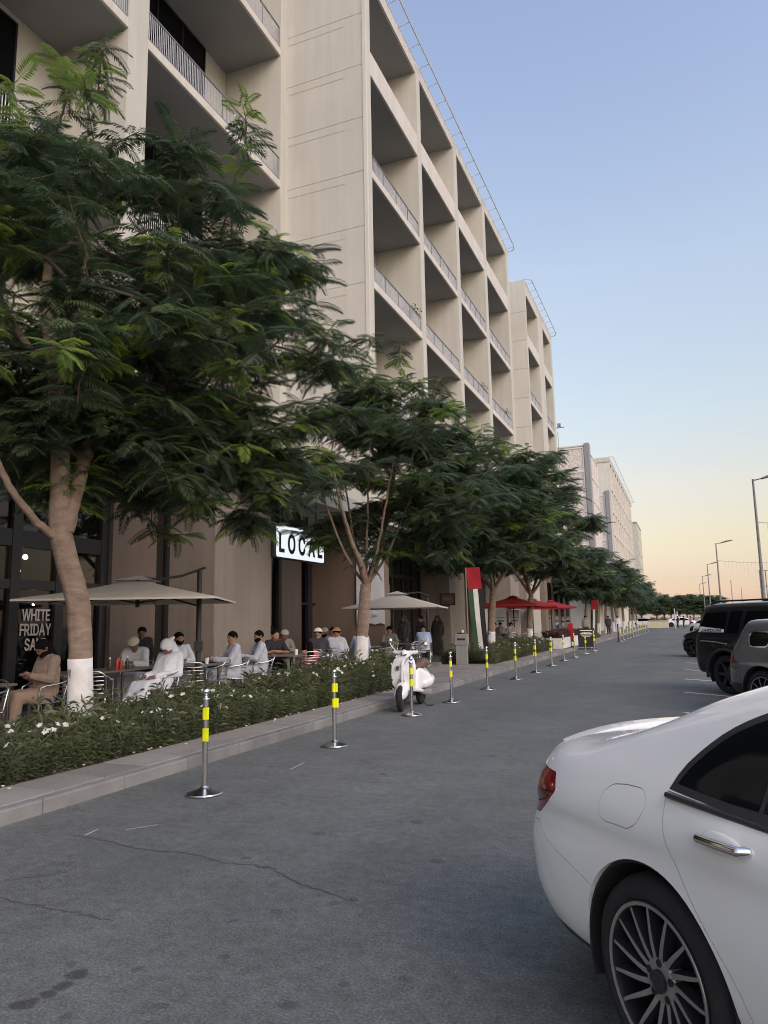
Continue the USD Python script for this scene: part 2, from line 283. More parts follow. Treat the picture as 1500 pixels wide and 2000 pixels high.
rng = np.random.default_rng(7); random.seed(7)
KX, FX = -5.18, -9.0            # kerb face, front of the ground-floor piers
def grid(x0, x1, y0, y1, z, nx=1, ny=1):
    X, Y = np.meshgrid(np.linspace(x0, x1, nx+1), np.linspace(y0, y1, ny+1), indexing='ij'); v = np.stack([X.ravel(), Y.ravel(), np.full(X.size, z)], 1)
    i, j = np.meshgrid(np.arange(nx), np.arange(ny), indexing='ij'); a = i*(ny+1)+j
    return MB().add(v, np.stack([a, a+ny+1, a+ny+2, a+1], -1).reshape(-1, 4)).get()
setting('ground', grid(-1500, 1500, -1500, 1500, -.02), 'sand')
setting('road', grid(KX, 60, -30, 260, 0.), 'asphalt')
# cracks in the asphalt: thin filled seams
def crack(pts, w):
    p = interp(pts, len(pts)*7); p = p + np.c_[rng.normal(0, .012, len(p)), rng.normal(0, .012, len(p))]
    t = np.gradient(p, axis=0); t /= np.linalg.norm(t, axis=1, keepdims=True); n = np.c_[-t[:, 1], t[:, 0]]
    ww = w*(.5+rng.random(len(p)))*np.r_[.2, np.ones(len(p)-2), .2]
    v = np.r_[np.c_[p+n*ww[:, None], np.full(len(p), .004)], np.c_[p-n*ww[:, None], np.full(len(p), .004)]]; k = len(p); i = np.arange(k-1)
    setting('road_crack', MB().add(v, np.stack([i+k, i+k+1, i+1, i], 1)).get(), 'crack')
crack([(-4.49,4.5),(-4.14,4.49),(-3.72,4.4),(-3.33,4.42),(-2.91,4.35),(-2.65,4.35),(-2.37,4.2),(-2.0,4.06),(-1.83,4.02)], .0045)
crack([(-3.84,3.37),(-3.47,3.35),(-3.17,3.34),(-2.95,3.32)], .004)
crack([(-4.09,3.58),(-3.92,3.73),(-3.8,3.89)], .003)
def seam(y, x0, x1, w): setting('road_seam', grid(x0, x1, y, y+w, .004), 'crack')
seam(27.5, -2.6, 12, .07); seam(21.5, -1.2, 9, .05)
# parking bays: slanted white lines
for k in range(-1, 16):
    y = 13.3+3.5*k; a = np.array([-.13, y-.05]); d = np.array([.747, -.665]); n = np.array([.665, .747])*.05
    b = a+d*5.2
    part('/World', 'parking_line', MB().add([(*(a-n), .004), (*(b-n), .004), (*(b+n), .004), (*(a+n), .004)], [(0, 1, 2, 3)]).get(), 'paint_white', kind='structure')
for (x0, y0, x1, y1) in [(-4.08, 7.21, -4.12, 7.59), (-4.34, 4.53, -4.37, 4.70), (-4.15, 4.75, -4.0, 4.95)]:
    setting('road_scratch', MB().add([(x0, y0, .004), (x0+.012, y0, .004), (x1+.012, y1, .004), (x1, y1, .004)], [(0, 1, 2, 3)]).get(), 'paint_white')
# kerb of single stones, then slabs of the narrow footpath
kerb = UsdGeom.Xform.Define(stage, '/World/kerb').GetPath().pathString; meta(stage.GetPrimAtPath(kerb), kind='structure')
y = -2.0
while y < 62:
    d = 0.99 if y < 40 else 2.0; h = .118+.006*rng.random()
    part(kerb, 'kerb_stone', chamfer(KX-.135+.004*rng.random(), KX+.004*rng.random(), y+.004, y+d-.006, -.15, h, .016), 'kerb_stone' if rng.random() < .6 else 'kerb_stone_b'); y += d
part(kerb, 'far_kerb', MB().box(KX-.14, KX, 62, 125, -.15, .12).get(), 'concrete')
walk = UsdGeom.Xform.Define(stage, '/World/footpath').GetPath().pathString; meta(stage.GetPrimAtPath(walk), kind='structure')
part(walk, 'bedding', grid(-9.0, KX-.14, -2, 125, .085), 'concrete_dark')
def slabs(x0, x1, y0, y1, nx, dy, z=.12):
    w = (x1-x0)/nx; y = y0
    while y < y1-.01:
        for i in range(nx):
            zz = z+.003*rng.random()
            part(walk, 'paving_slab', chamfer(x0+i*w+.004, x0+(i+1)*w-.004, y+.004, min(y+dy, y1)-.004, .05, zz, .006), ('paver', 'paver', 'paver_b', 'paver_c')[rng.integers(4)])
        y += dy
slabs(KX-.75, KX-.145, -1.4, 17.2, 1, .6)
slabs(KX-.75, KX-.145, 17.2, 36, 1, 1.2)
slabs(-8.0, KX-.75, 17.2, 23.9, 3, .8)
setting('terrace_floor', grid(-13.5, -8.0, -6, 56, .125), 'terrace_tile')
setting('pavement_far', grid(-13, KX-.14, 38.5, 125, .118), 'paver')
setting('planting_soil', MB().box(-7.75, KX-.76, -2, 17.15, .0, .112).box(-7.9, KX-.76, 24.0, 38.4, .0, .112).get(), 'soil')
# ---------------------------------------------------------------- buildings
class Bld:
    def __init__(s, name, label, loc, group=None): s.o = np.array(loc, float); s.p = thing(name, label, 'building', loc, group=group)
    def add(s, nm, mb, mt, smooth=False, parent=None, **k):
        m = mb.get() if isinstance(mb, MB) else tri(mb); m = trimesh.Trimesh(np.array(m.vertices)-s.o, m.faces, process=False)
        return part(parent or s.p, nm, m, mt, smooth, **k)
    def box(s, nm, x0, x1, y0, y1, z0, z1, mt, parent=None, c=0, **k):
        return s.add(nm, tri(chamfer(x0, x1, y0, y1, z0, z1, c)) if c else MB().box(x0, x1, y0, y1, z0, z1), mt, parent=parent, **k)
def railing(b, X, y0, y1, z0, z1, parent=None):
    fr = MB().box(X-.05, X, y0, y1, z1-.05, z1).box(X-.04, X-.01, y0, y1, z0+.06, z0+.09)
    k = max(2, int(round((y1-y0)/1.25)))
    for i in range(k+1):
        yy = y0+.02+(y1-y0-.04)*i/k; fr.box(X-.045, X-.005, yy-.02, yy+.02, z0, z1-.05)
    r = b.add('balcony_railing', fr, 'rail_metal')
    pk = MB(); n = int((y1-y0)/.085)
    for i in range(n):
        yy = y0+(i+.5)*(y1-y0)/n; pk.box(X-.032, X-.018, yy-.012, yy+.012, z0+.09, z1-.05)
    b.add('balusters', pk, 'picket', parent=r, kind='stuff')
def slab(b, nm, X0, X, y0, y1, z0, z1):
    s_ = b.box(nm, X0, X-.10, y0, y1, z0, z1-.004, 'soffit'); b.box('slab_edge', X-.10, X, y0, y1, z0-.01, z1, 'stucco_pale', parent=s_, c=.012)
def window(b, X, y0, y1, z0, z1, npan, parent=None):
    f = MB(); t = .06
    f.box(X, X+.07, y0, y1, z0, z0+t).box(X, X+.07, y0, y1, z1-t, z1)
    for i in range(npan+1):
        yy = y0+(y1-y0-t)*i/npan; f.box(X, X+.065, yy, yy+t, z0+t, z1-t)
    w = b.add('window', f, 'dark_frame')
    for i in range(npan):
        ya = y0+(y1-y0-t)*i/npan+t; yb = y0+(y1-y0-t)*(i+1)/npan
        b.box('pane', X+.02, X+.03, ya, yb, z0+t, z1-t, 'tint_glass', parent=w)
# --- first building: deep balconies between broad fins, set back
B = Bld('apartment_building', 'beige apartment block with deep railed balconies, nearest and set back behind the big tree', (-13.5, 5.0, 0)); X1 = -13.5
B.box('wall', -24, -16.1, -14, 23.58, 5.0, 33, 'stucco')
for y0, y1 in ((-11.3, -10.5), (-2.7, -1.9), (5.93, 6.75), (14.53, 15.35), (23.05, 23.58)): B.box('fin', -16.1, X1+.03, y0, y1, 5.5, 33, 'stucco', c=.02)
for (y0, y1) in ((-10.5, -2.7), (-1.9, 5.93), (6.75, 14.53), (15.35, 23.05)):
    for z in (12.5, 18.5, 24.3, 30.1):
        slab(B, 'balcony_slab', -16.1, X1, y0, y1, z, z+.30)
        if z < 29: railing(B, X1-.04, y0, y1, z+.30, z+1.30)
    if y0 > -5:
        for z in (6.8, 12.82, 18.82, 24.62): window(B, -16.1, y0+.5, y1-1.5, z, z+(5.44 if z > 10 else 5.6), 4)
# ground floor of the first building
B.box('podium', -24, -9.6, -14, 23.58, 5.0, 5.5, 'stucco', c=.02)
B.box('pier', -10.9, -9.6, 13.6, 16.0, .1, 5.0, 'pier_wall_shaded', c=.015)
B.add('pier_base', MB().box(-10.9, -9.588, 13.588, 16.012, .11, 1.28), 'pier_wall_shaded')
B.box('pier', -10.9, -10.72, 11.65, 13.0, .1, 5.0, 'stucco_tan_shaded')
B.box('pier', -10.9, -9.6, 1.2, 3.6, .1, 5.0, 'pier_wall_shaded', c=.015)
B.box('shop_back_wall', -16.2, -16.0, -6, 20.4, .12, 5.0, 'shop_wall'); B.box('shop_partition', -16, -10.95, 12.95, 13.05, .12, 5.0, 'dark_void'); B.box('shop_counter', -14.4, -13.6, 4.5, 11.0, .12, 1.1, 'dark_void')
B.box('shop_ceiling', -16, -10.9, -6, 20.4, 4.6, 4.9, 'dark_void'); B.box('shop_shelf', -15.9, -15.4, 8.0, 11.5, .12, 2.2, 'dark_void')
B.box('shop_floor', -16, -9.0, -6, 23.58, .115, .13, 'terrace_tile')
fr = MB()
for y in (-4.5, -1.8, 3.62, 6.3, 8.0, 9.33, 10.33, 11.45): fr.box(-10.98, -10.82, y, y+.20, .13, 4.6)
fr.box(-10.97, -10.83, -4.5, 1.2, 2.25, 2.42).box(-10.97, -10.83, 3.6, 11.65, 2.25, 2.42).box(-10.97, -10.83, 3.6, 11.65, 3.0, 3.3).box(-10.97, -10.83, 3.6, 11.65, 4.4, 4.6).box(-10.97, -10.83, 3.6, 11.65, .13, .25)
fr.box(-10.96, -10.84, 13.0, 13.08, .13, 5).box(-10.96, -10.84, 13.5, 13.6, .13, 5).box(-10.96, -10.84, 13.08, 13.5, 2.3, 2.4)
sf = B.add('shopfront_frame', fr, 'dark_frame')
for a, b_ in ((3.82, 6.3), (6.5, 8.0), (8.2, 9.33), (9.53, 10.33), (10.53, 11.45)):
    for z0, z1 in ((.25, 2.25), (2.42, 3.0), (3.3, 4.4)): B.box('shop_pane', -10.905, -10.895, a, b_, z0, z1, 'shop_glass', parent=sf)
B.box('shop_pane', -10.905, -10.895, 13.08, 13.5, .2, 2.3, 'door_glass', parent=sf); B.box('shop_pane', -10.905, -10.895, 13.08, 13.5, 2.4, 4.9, 'door_glass', parent=sf)
# recessed bay behind the lit sign
B.box('recess_wall', -12.7, -12.5, 16.0, 23.58, .13, 5.0, 'dark_void'); B.box('return_wall', -12.5, -10.9, 15.6, 16.0, .12, 5.0, 'stucco_tan_shaded')
B.box('dark_glazing', -12.42, -12.36, 19.2, 20.92, .13, 5.0, 'door_glass'); B.box('glazing_post', -12.45, -12.26, 20.92, 21.1, .13, 5., 'dark_frame')
for i in range(3): B.box('bronze_cladding', -12.45, -12.30, 21.1+.48*i, 21.57+.48*i, .13, 5.0, 'bronze_panel', c=.006)
B.box('lobby_wall', -12.49, -12.47, 22.54, 23.56, .13, 5.0, 'shop_wall'); B.box('glazing_post', -12.44, -12.28, 22.98, 23.3, .13, 5.0, 'dark_frame'); B.box('glazing_rail', -12.44, -12.29, 22.54, 23.58, 2.2, 2.28, 'dark_frame')
for z0, z1 in ((.3, .9), (2.6, 2.85), (3.5, 3.7), (1.2, 1.28)): B.box('lobby_shelf', -12.466, -12.44, 22.56, 22.95, z0, z1, 'cap_white')
B.box('lobby_pane', -12.40, -12.39, 22.54, 22.98, .13, 5.0, 'shop_glass')
# --- second building: grid of open loggias, stands forward
def loggia(b, X, fins, xb, x_back, levels, zpar, ztop, zlow=5.0):
    y0, y1 = fins[0][0], fins[-1][1]
    b.box('wall', x_back, xb, y0, y1, zlow, ztop, 'stucco')
    for a, c in fins: b.box('fin', xb, X+.03, a, c, zlow+.5, ztop-.002, 'stucco', c=.018)
    for (a, c), (d, e) in zip(fins[:-1], fins[1:]):
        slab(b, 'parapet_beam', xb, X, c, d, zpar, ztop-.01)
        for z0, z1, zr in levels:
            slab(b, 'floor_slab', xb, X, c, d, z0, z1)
            if zr: railing(b, X-.05, c, d, z1, zr)
        for z0, z1, zr in levels:
            if zr: window(b, xb, c+.7, d-.9, z1+.02, z1+2.9, 3)
B2 = Bld('apartment_building', 'beige block with a grid of open loggias and blank end wall, standing forward', (-10, 23.6, 0)); X2 = -10.
F2 = [(23.6, 24.0), (29.62, 30.1), (35.7, 36.25), (41.9, 42.5), (48.5, 49.15)]
loggia(B2, X2, F2, -12.2, -24, [(23.05, 24.08, 0), (18.64, 18.94, 19.68), (14.08, 14.38, 15.12), (9.52, 9.82, 10.56)], 27.38, 27.95)
gz = [27.95]+[25.41-2.262*i for i in range(9)]+[5.0]
for z1, z0 in zip(gz[:-1], gz[1:]):
    B2.box('wall_panel', -24, -9.985, 23.52, 23.585, z0+.006, z1-.006, 'stucco', c=.006)
for i in range(9):
    z = 25.41-2.262*i-.36; B2.box('trim_line', -13.4, -10.9, 23.513, 23.522, z-.010, z+.010, 'strip_tone')  # thin strip below each joint, slightly darker than the panels
B2.box('corner_trim', -10.12, -9.965, 23.50, 23.62, 5.0, 27.95, 'stucco_pale', c=.01)
B2.box('podium', -24, -9.6, 23.6, 49.15, 5.0, 5.5, 'stucco', c=.02)
B2.box('end_wall', -24, -9.6, 23.56, 24.0, .1, 5.0, 'stucco_tan_shaded', c=.01); B2.box('wall_base', -12.3, -9.59, 23.548, 23.57, .11, 1.25, 'stucco_tan_shaded')
for y0 in (31.2, 37.6, 43.6): B2.box('pier', -11.0, -9.6, y0, y0+2.4, .1, 5.0, 'pier_wall_shaded', c=.015); B2.box('pier_base', -11.0, -9.588, y0-.012, y0+2.412, .11, 1.3, 'pier_wall_shaded')
B2.box('pier', -11, -9.6, 48.3, 49.15, .1, 5., 'pier_wall_shaded')
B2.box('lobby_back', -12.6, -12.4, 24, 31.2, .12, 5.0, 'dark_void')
fr = MB()
for y in (24.0, 25.3, 26.5, 27.7, 28.9, 30.1, 31.08): fr.box(-11.06, -10.94, y, y+.09, .13, 5.0)
for z in (2.35, 3.35): fr.box(-11.05, -10.95, 24, 31.2, z, z+.16)
ef = B2.add('entrance_frame', fr, 'dark_frame')
for i, y in enumerate((24.09, 25.39, 26.59, 27.79, 28.99, 30.19)):
    for z0, z1 in ((.15, 2.35), (2.51, 3.35), (3.51, 5.0)): B2.box('entrance_pane', -11.005, -10.995, y, y+(1.2 if i == 0 else 1.1), z0, z1, 'door_glass', parent=ef)
for y0 in (33.6, 40.0, 46.0):
    y1 = {33.6: 37.6, 40.0: 43.6, 46.0: 48.3}[y0]
    B2.box('shop_infill', -10.7, -10.5, y0, y1, .12, 5.0, 'stucco_tan_shaded')
# --- third building
B3 = Bld('apartment_building', 'narrower beige loggia block with roof guard rail beyond the middle block', (-9.57, 52.9, 0))
F3 = [(52.9, 53.15), (58.05, 60.3), (64.2, 65.0)]
loggia(B3, -9.57, F3, -11.8, -22, [(22.08, 23.02, 0), (17.62, 17.92, 18.64), (13.0, 13.3, 14.0), (8.5, 8.8, 9.5)], 26.25, 27.25)
for z1, z0 in zip([27.25]+[24.7-2.25*i for i in range(9)], [24.7-2.25*i for i in range(9)]+[.2]): B3.box('wall_panel', -22, -9.555, 52.84, 52.895, z0+.007, z1-.007, 'stucco', c=.006)
B3.box('podium', -22, -9.2, 53, 65, .1, 5.5, 'stucco_tan_shaded', c=.02)
for i in range(4): B3.box('window_bay', -9.22, -9.185, 54+2.8*i, 55.6+2.8*i, .6, 4.2, 'tint_glass')
B3.box('link_block', -22, -12.0, 49.16, 52.83, 0, 26.0, 'stucco')
# --- roof guard rails: bent tubes carried outside the parapet
def guard(b, X, y0, y1, z, out=.55):
    r = b.add('roof_guard_rail', MB().tube(interp([(X-.5, y0, z), (X+out-.3, y0, z+.02), (X+out, y0+.5, z+.03)], 8).tolist()+[(X+out, y, z+.03) for y in np.arange(y0+1.5, y1-.5, 2.)]+interp([(X+out, y1-.4, z+.03), (X+out-.25, y1+.2, z+.02), (X-.5, y1+.25, z)], 8).tolist(), .035, 6), 'white_metal', True)
    r2 = MB()
    for y in np.arange(y0+.8, y1, 1.35): r2.rod((X-.3, y, z-.1), (X+out, y, z+.03), .022, 5)
    b.add('guard_brackets', r2, 'white_metal', True, parent=r)
    b.add('guard_rail_inner', MB().rod((X-.05, y0, z+.12), (X-.05, y1, z+.12), .02, 5), 'white_metal', True, parent=r)
guard(B2, X2, 23.9, 49.3, 27.98); guard(B3, -9.57, 53.0, 65.2, 27.3, .5)
# --- fourth: screen-clad block
MAT['screen'] = usdkit.material(stage, '/World/Looks/screen', {'g': ('geometry', {}), 'm1': ('mapping', {'rotation': (0.5, 0.4, .78)}), 'w': ('voronoi_texture', {'feature': 'distance_to_edge', 'scale': 3.2}), 'r': ('rgb_ramp', {'ramp': [(0., (.62, .58, .53)), (.10, (.60, .56, .51)), (.16, (.47, .42, .365)), (1., (.44, .39, .335))]}), 'p': ('principled_bsdf', {'roughness': .8})},
    [('g.position', 'm1.vector'), ('m1.vector', 'w.vector'), ('w.distance', 'r.fac'), ('r.color', 'p.base_color')], surface='p.BSDF')
def screens(b, axis, fixed, a0, a1, z0, z1, na, nz):
    for i in range(na):
        for j in range(nz):
            p0, p1 = a0+(a1-a0)*i/na, a0+(a1-a0)*(i+1)/na; q0, q1 = z0+(z1-z0)*j/nz, z0+(z1-z0)*(j+1)/nz; m = MB(); f = MB(); t = .14
            if axis == 'y':
                m.box(p0+t, p1-t, fixed-.08, fixed-.02, q0+t, q1-t); f.box(p0, p1, fixed-.14, fixed-.02, q0, q0+t).box(p0, p1, fixed-.14, fixed-.02, q1-t, q1-.01).box(p0, p0+t, fixed-.13, fixed-.02, q0+t, q1-t).box(p1-t, p1-.01, fixed-.13, fixed-.02, q0+t, q1-t)
            else:
                m.box(fixed+.02, fixed+.08, p0+t, p1-t, q0+t, q1-t); f.box(fixed+.02, fixed+.14, p0, p1, q0, q0+t).box(fixed+.02, fixed+.14, p0, p1, q1-t, q1-.01).box(fixed+.02, fixed+.13, p0, p0+t, q0+t, q1-t).box(fixed+.02, fixed+.13, p1-t, p1-.01, q0+t, q1-t)
            s_ = b.add('screen_panel', m, 'screen'); b.add('screen_frame', f, 'lattice', parent=s_)
B4 = Bld('apartment_building', 'haze-paled block clad in lattice screens with a grey corner strip, beyond the loggia blocks', (-9, 82.3, 0))
B4.box('wall', -22, -9, 82.3, 93.2, 0, 20.6, 'stucco_pale'); B4.box('corner_strip', -9.15, -8.6, 82.1, 83.4, 3, 20.9, 'steel_grey'); B4.box('parapet', -22.05, -9.16, 82.2, 93.25, 20.6, 20.75, 'stucco_pale')  # paler stucco here stands in for distance haze
screens(B4, 'y', 82.3, -19, -9.2, 4, 20.5, 5, 6); screens(B4, 'x', -9, 83.5, 93.1, 4, 20.5, 4, 6)
B5 = Bld('apartment_building', 'long haze-paled block with lattice screens and rows of windows, farthest along the street', (-9, 113, 0))
B5.box('wall', -26, -9.3, 113, 162.5, 0, 25.2, 'stucco_pale'); B5.box('parapet', -26, -9.0, 112.9, 162.6, 24.9, 25.6, 'stucco')  # wall colour lightened to suggest haze on the farthest block
screens(B5, 'y', 113, -15.5, -9.9, 3, 19.8, 2, 5); B5.box('corner_strip', -9.85, -9.3, 112.7, 113.4, 3, 20.5, 'steel_grey')
for i in range(12):
    y = 113.0+4.12*i; B5.box('fin', -9.3, -8.95, y, y+.7, 3, 24.9, 'stucco_pale', c=.02)
    for j in range(6):
        z = 4.0+3.45*j; w = B5.box('window', -9.32, -9.26, y+1.0, y+3.6, z, z+2.3, 'tint_glass'); B5.box('window_ledge', -9.3, -9.02, y+.75, y+4.1, z-.45, z-.05, 'stucco_pale', parent=w)
guard(B5, -9.0, 113.2, 162, 25.65, .6)
B6 = Bld('apartment_building', 'small grey sliver of a lower block behind the farthest long one', (-8.5, 168, 0)); B6.box('wall', -20, -8.5, 168, 185, 0, 22, 'stucco'); B6.box('roof', -20.1, -8.45, 167.9, 185.1, 22, 22.3, 'concrete')
for j in range(6): B6.box('window', -8.52, -8.46, 170, 183, 2+3.3*j, 4+3.3*j, 'tint_glass')
mp = thing('floodlight_mast', 'thin mast with floodlights on a crossbar, just past the narrower loggia block', 'mast', (-11.8, 78, 0))
part(mp, 'pole', MB().tube([(0, 0, 0), (0, 0, 23.2)], [.12, .06], 8).rod((.5, 0, 10), (.5, 0, 21.5), .03, 5).get(), 'lamp_grey', True); part(mp, 'crossbar', MB().rod((-1.0, 0, 21.9), (1.2, 0, 21.9), .05, 6).get(), 'lamp_grey')
for i in range(3): part(mp, 'floodlight', MB().box(-.7+.6*i, -.35+.6*i, -.15, .1, 22.0, 22.35).get(), 'lamp_grey')
# ---------------------------------------------------------------- trees
def frond(L=.42, n=13, seed=0, droop=.5, wid=.024, pl=.115):
    r = np.random.default_rng(seed); V = []; F = []
    def P(s): return np.array([L*s*(1-.12*droop*s), 0, L*(.22*s-droop*s*s)])
    for i in range(5):
        a, b = P(i/5), P((i+1)/5); k = len(V); w = .0035
        V += [a+[0, w, 0], a-[0, w, 0], b-[0, w, 0], b+[0, w, 0]]; F += [(k, k+1, k+2), (k, k+2, k+3)]
    for i in range(n):
        s = .16+.84*i/(n-1); base = P(s); prof = math.sin(math.pi*(.13+.74*s))**.7
        for sg in (-1, 1):
            l = pl*prof*(.9+.2*r.random()); fw = .42+.5*s
            d = np.array([fw, sg*1.0, -.12-.35*r.random()]); d /= np.linalg.norm(d); tip = base+d*l-[0, 0, l*.22]
            mid = base+d*l*.5+[0, 0, .004]; q = np.cross(d, [0, 0, 1.]); q /= np.linalg.norm(q); w = wid*.5*(.6+.5*prof); k = len(V)
            V += [base, mid+q*w-[0, 0, .005], tip, mid-q*w-[0, 0, .005], mid]
            F += [(k, k+1, k+4), (k+1, k+2, k+4), (k+2, k+3, k+4), (k+3, k, k+4)]
    return trimesh.Trimesh(np.array(V), np.array(F), process=False)
FR = [('dark_leaf', frond(.46, 14, 1, .55), 'leaf_dark'), ('dark_leaf', frond(.40, 12, 2, .35), 'leaf_dark'), ('green_leaf', frond(.44, 13, 3, .5), 'leaf_mid'), ('lime_leaf', frond(.40, 12, 4, .45, .026), 'leaf_light')]
def grow(limbs, tips, r, tipr=.006):
    """limbs: lists of (x, y, z, radius), rooted; tips are joined to the nearest limb or branch"""
    N = []; par = []
    for L in limbs:
        base = None
        for q in L:
            q = np.array(q[:3], float)
            if base is None and N:
                d = np.linalg.norm(np.array(N)-q, axis=1); j = int(np.argmin(d))
                if d[j] < .3: base = j; continue
            N.append(q); par.append(-1 if base is None else base); base = len(N)-1
    fixed = len(N); ctr = np.mean([l[-1][:3] for l in limbs], 0); order = np.argsort(np.linalg.norm(tips-ctr, axis=1)); ends = []; segs = []
    dep = [0]*len(N)
    for t in order:
        p = tips[t]; A = np.array(N); d = np.linalg.norm(A-p, axis=1)+.55*np.maximum(0, A[:, 2]-p[2]-.1)+np.where(np.arange(len(N)) < 3, 9, 0)
        j = int(np.argmin(d)); a = N[j]; n = max(2, int(np.linalg.norm(p-a)/.45)+1)
        prev = j; mid = (a+p)/2+np.array([0, 0, .10*np.linalg.norm(p-a)])+r.normal(0, .06, 3)
        for k in range(1, n+1):
            u = k/n; q = (1-u)**2*a+2*u*(1-u)*mid+u*u*p; N.append(q); par.append(prev); dep.append(1); prev = len(N)-1
        ends.append(prev)
    N = np.array(N); R = np.zeros(len(N)); R[ends] = tipr**2.2
    for i in range(len(N)-1, fixed-1, -1):
        if R[i] == 0: R[i] = tipr**2.2
        if par[i] >= fixed: R[par[i]] += R[i]
    R = R**(1/2.2); mb = MB(); done = set()
    for e in list(ends):
        path = [e]
        while par[path[-1]] >= 0 and path[-1] >= fixed and path[-1] not in done: done.add(path[-1]); path.append(par[path[-1]])
        if len(path) > 1:
            rr = [min(R[i], .05) if i >= fixed else R[path[-2]] for i in path]; mb.tube(N[path[::-1]], np.array(rr[::-1]), 5 if max(rr) < .02 else 6, cap=False)
    return mb.get(), N, np.array(ends), par
def crown_quats(r, tips, back, k, L=.3):
    pos = []; Q = []; S = []; own = []
    for i, (p, b) in enumerate(zip(tips, back)):
        d = p-b; d /= np.linalg.norm(d)+1e-9; az0 = r.random()*6.28
        for j in range(k):
            s = (j+.5)/k; q = p-d*L*(1-s)*1.2; az = az0+j*2.4; out = math.atan2(d[1], d[0])
            az = az+.35*math.sin(out-az); pos.append(q); Q.append((az, -.45*s+.25+r.normal(0, .22), r.normal(0, .25))); S.append(.72+.5*r.random()); own.append(i)
    Q = np.array(Q); return np.array(pos), quat_from(Q[:, 0], Q[:, 1], Q[:, 2]), np.array(S), np.array(own)
def blob_tips(r, blobs, n, per=6):
    T = []; vol = np.array([b[1][0]*b[1][1]*b[1][2] for b in blobs])**.72; m = (n*vol/vol.sum()/per).round().astype(int)+1
    for (c, s), k in zip(blobs, m):
        d = r.normal(size=(k, 3)); d /= np.linalg.norm(d, axis=1, keepdims=True); rad = r.random(k)**(1/4.0); C = np.array(c)+d*rad[:, None]*np.array(s)
        for q in C: T.append(q+r.normal(size=(per, 3))*[.34, .34, .13])       # boughs spread in flat tiers
    return np.vstack(T)
def tree(name, label, base, limbs, blobs, ntips, k, seed, paint=1.1, extra=(), light=.1, scale=1., group=None, npart=0, lightz=None, fr=FR, prune=None):
    r = np.random.default_rng(seed); base = np.array(base, float); t = thing(name, label, 'tree', base, group=group)
    tm = MB()
    for L in limbs:
        L = np.array(L, float); p = interp(L, max(6, len(L)*5)); p[1:, :3] += r.normal(0, .006, (len(p)-1, 3)); tm.tube(p[:, :3]-base, p[:, 3], 14 if p[0, 3] > .08 else 8)
    tr = part(t, 'trunk', tm.get(), 'bark', True)
    if paint:
        L = np.array(limbs[0]); p = interp(L, 40); zt = base[2]+paint; p = p[p[:, 2] <= zt+.03]; pm = MB().tube(p[:, :3]-base, p[:, 3]*1.0+.007, 18)
        pg = pm.get(); vv = np.array(pg.vertices); k_ = np.clip((vv[:, 2]-(zt-base[2]-.12))/.12, 0, 1); vv[:, 2] += k_*.07*(meshkit.noise(vv*[22, 22, 0]+3, 4)-.5); part(t, 'painted_band', trimesh.Trimesh(vv, pg.faces, process=False), 'whitewash', True)
    tips = blob_tips(r, blobs, ntips)
    if prune is not None: tips = tips[~prune(tips)]
    if len(extra): tips = np.vstack([tips, np.array(extra, float)])
    bm, N, ends, par = grow(limbs, tips, r)
    bm.vertices -= base; part(t, 'branches', bm, 'bark_dark', True)
    E = N[ends]; Bk = N[[par[e] for e in ends]]
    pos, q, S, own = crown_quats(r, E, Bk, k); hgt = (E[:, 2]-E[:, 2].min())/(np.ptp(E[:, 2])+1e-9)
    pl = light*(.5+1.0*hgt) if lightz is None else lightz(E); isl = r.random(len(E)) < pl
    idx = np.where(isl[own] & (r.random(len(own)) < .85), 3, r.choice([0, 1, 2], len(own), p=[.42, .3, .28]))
    S = S*scale*np.where(idx == 3, .95, 1.); crown = UsdGeom.Xform.Define(stage, t+'/crown').GetPath().pathString
    pos = pos-base; first = np.zeros(len(pos), bool)
    if npart:
        c = np.array([0, 0, 1.56])-base; dd = np.linalg.norm(pos-c, axis=1)-np.where(idx == 3, 1.5, 0); first[np.argsort(dd)[:npart]] = True
        for i in np.nonzero(first)[0]:
            nm, me, ma = fr[idx[i]]; w, x, y, z = q[i]; Rm = np.array([[1-2*(y*y+z*z), 2*(x*y-w*z), 2*(x*z+w*y)], [2*(x*y+w*z), 1-2*(x*x+z*z), 2*(y*z-w*x)], [2*(x*z-w*y), 2*(y*z+w*x), 1-2*(x*x+y*y)]])
            part(crown, 'leaf', trimesh.Trimesh(np.array(me.vertices)*S[i] @ Rm.T+pos[i], me.faces, process=False), ma)
    g = ~first; instancer(crown+'/foliage', fr, pos[g], q[g], S[g], idx[g]); return t
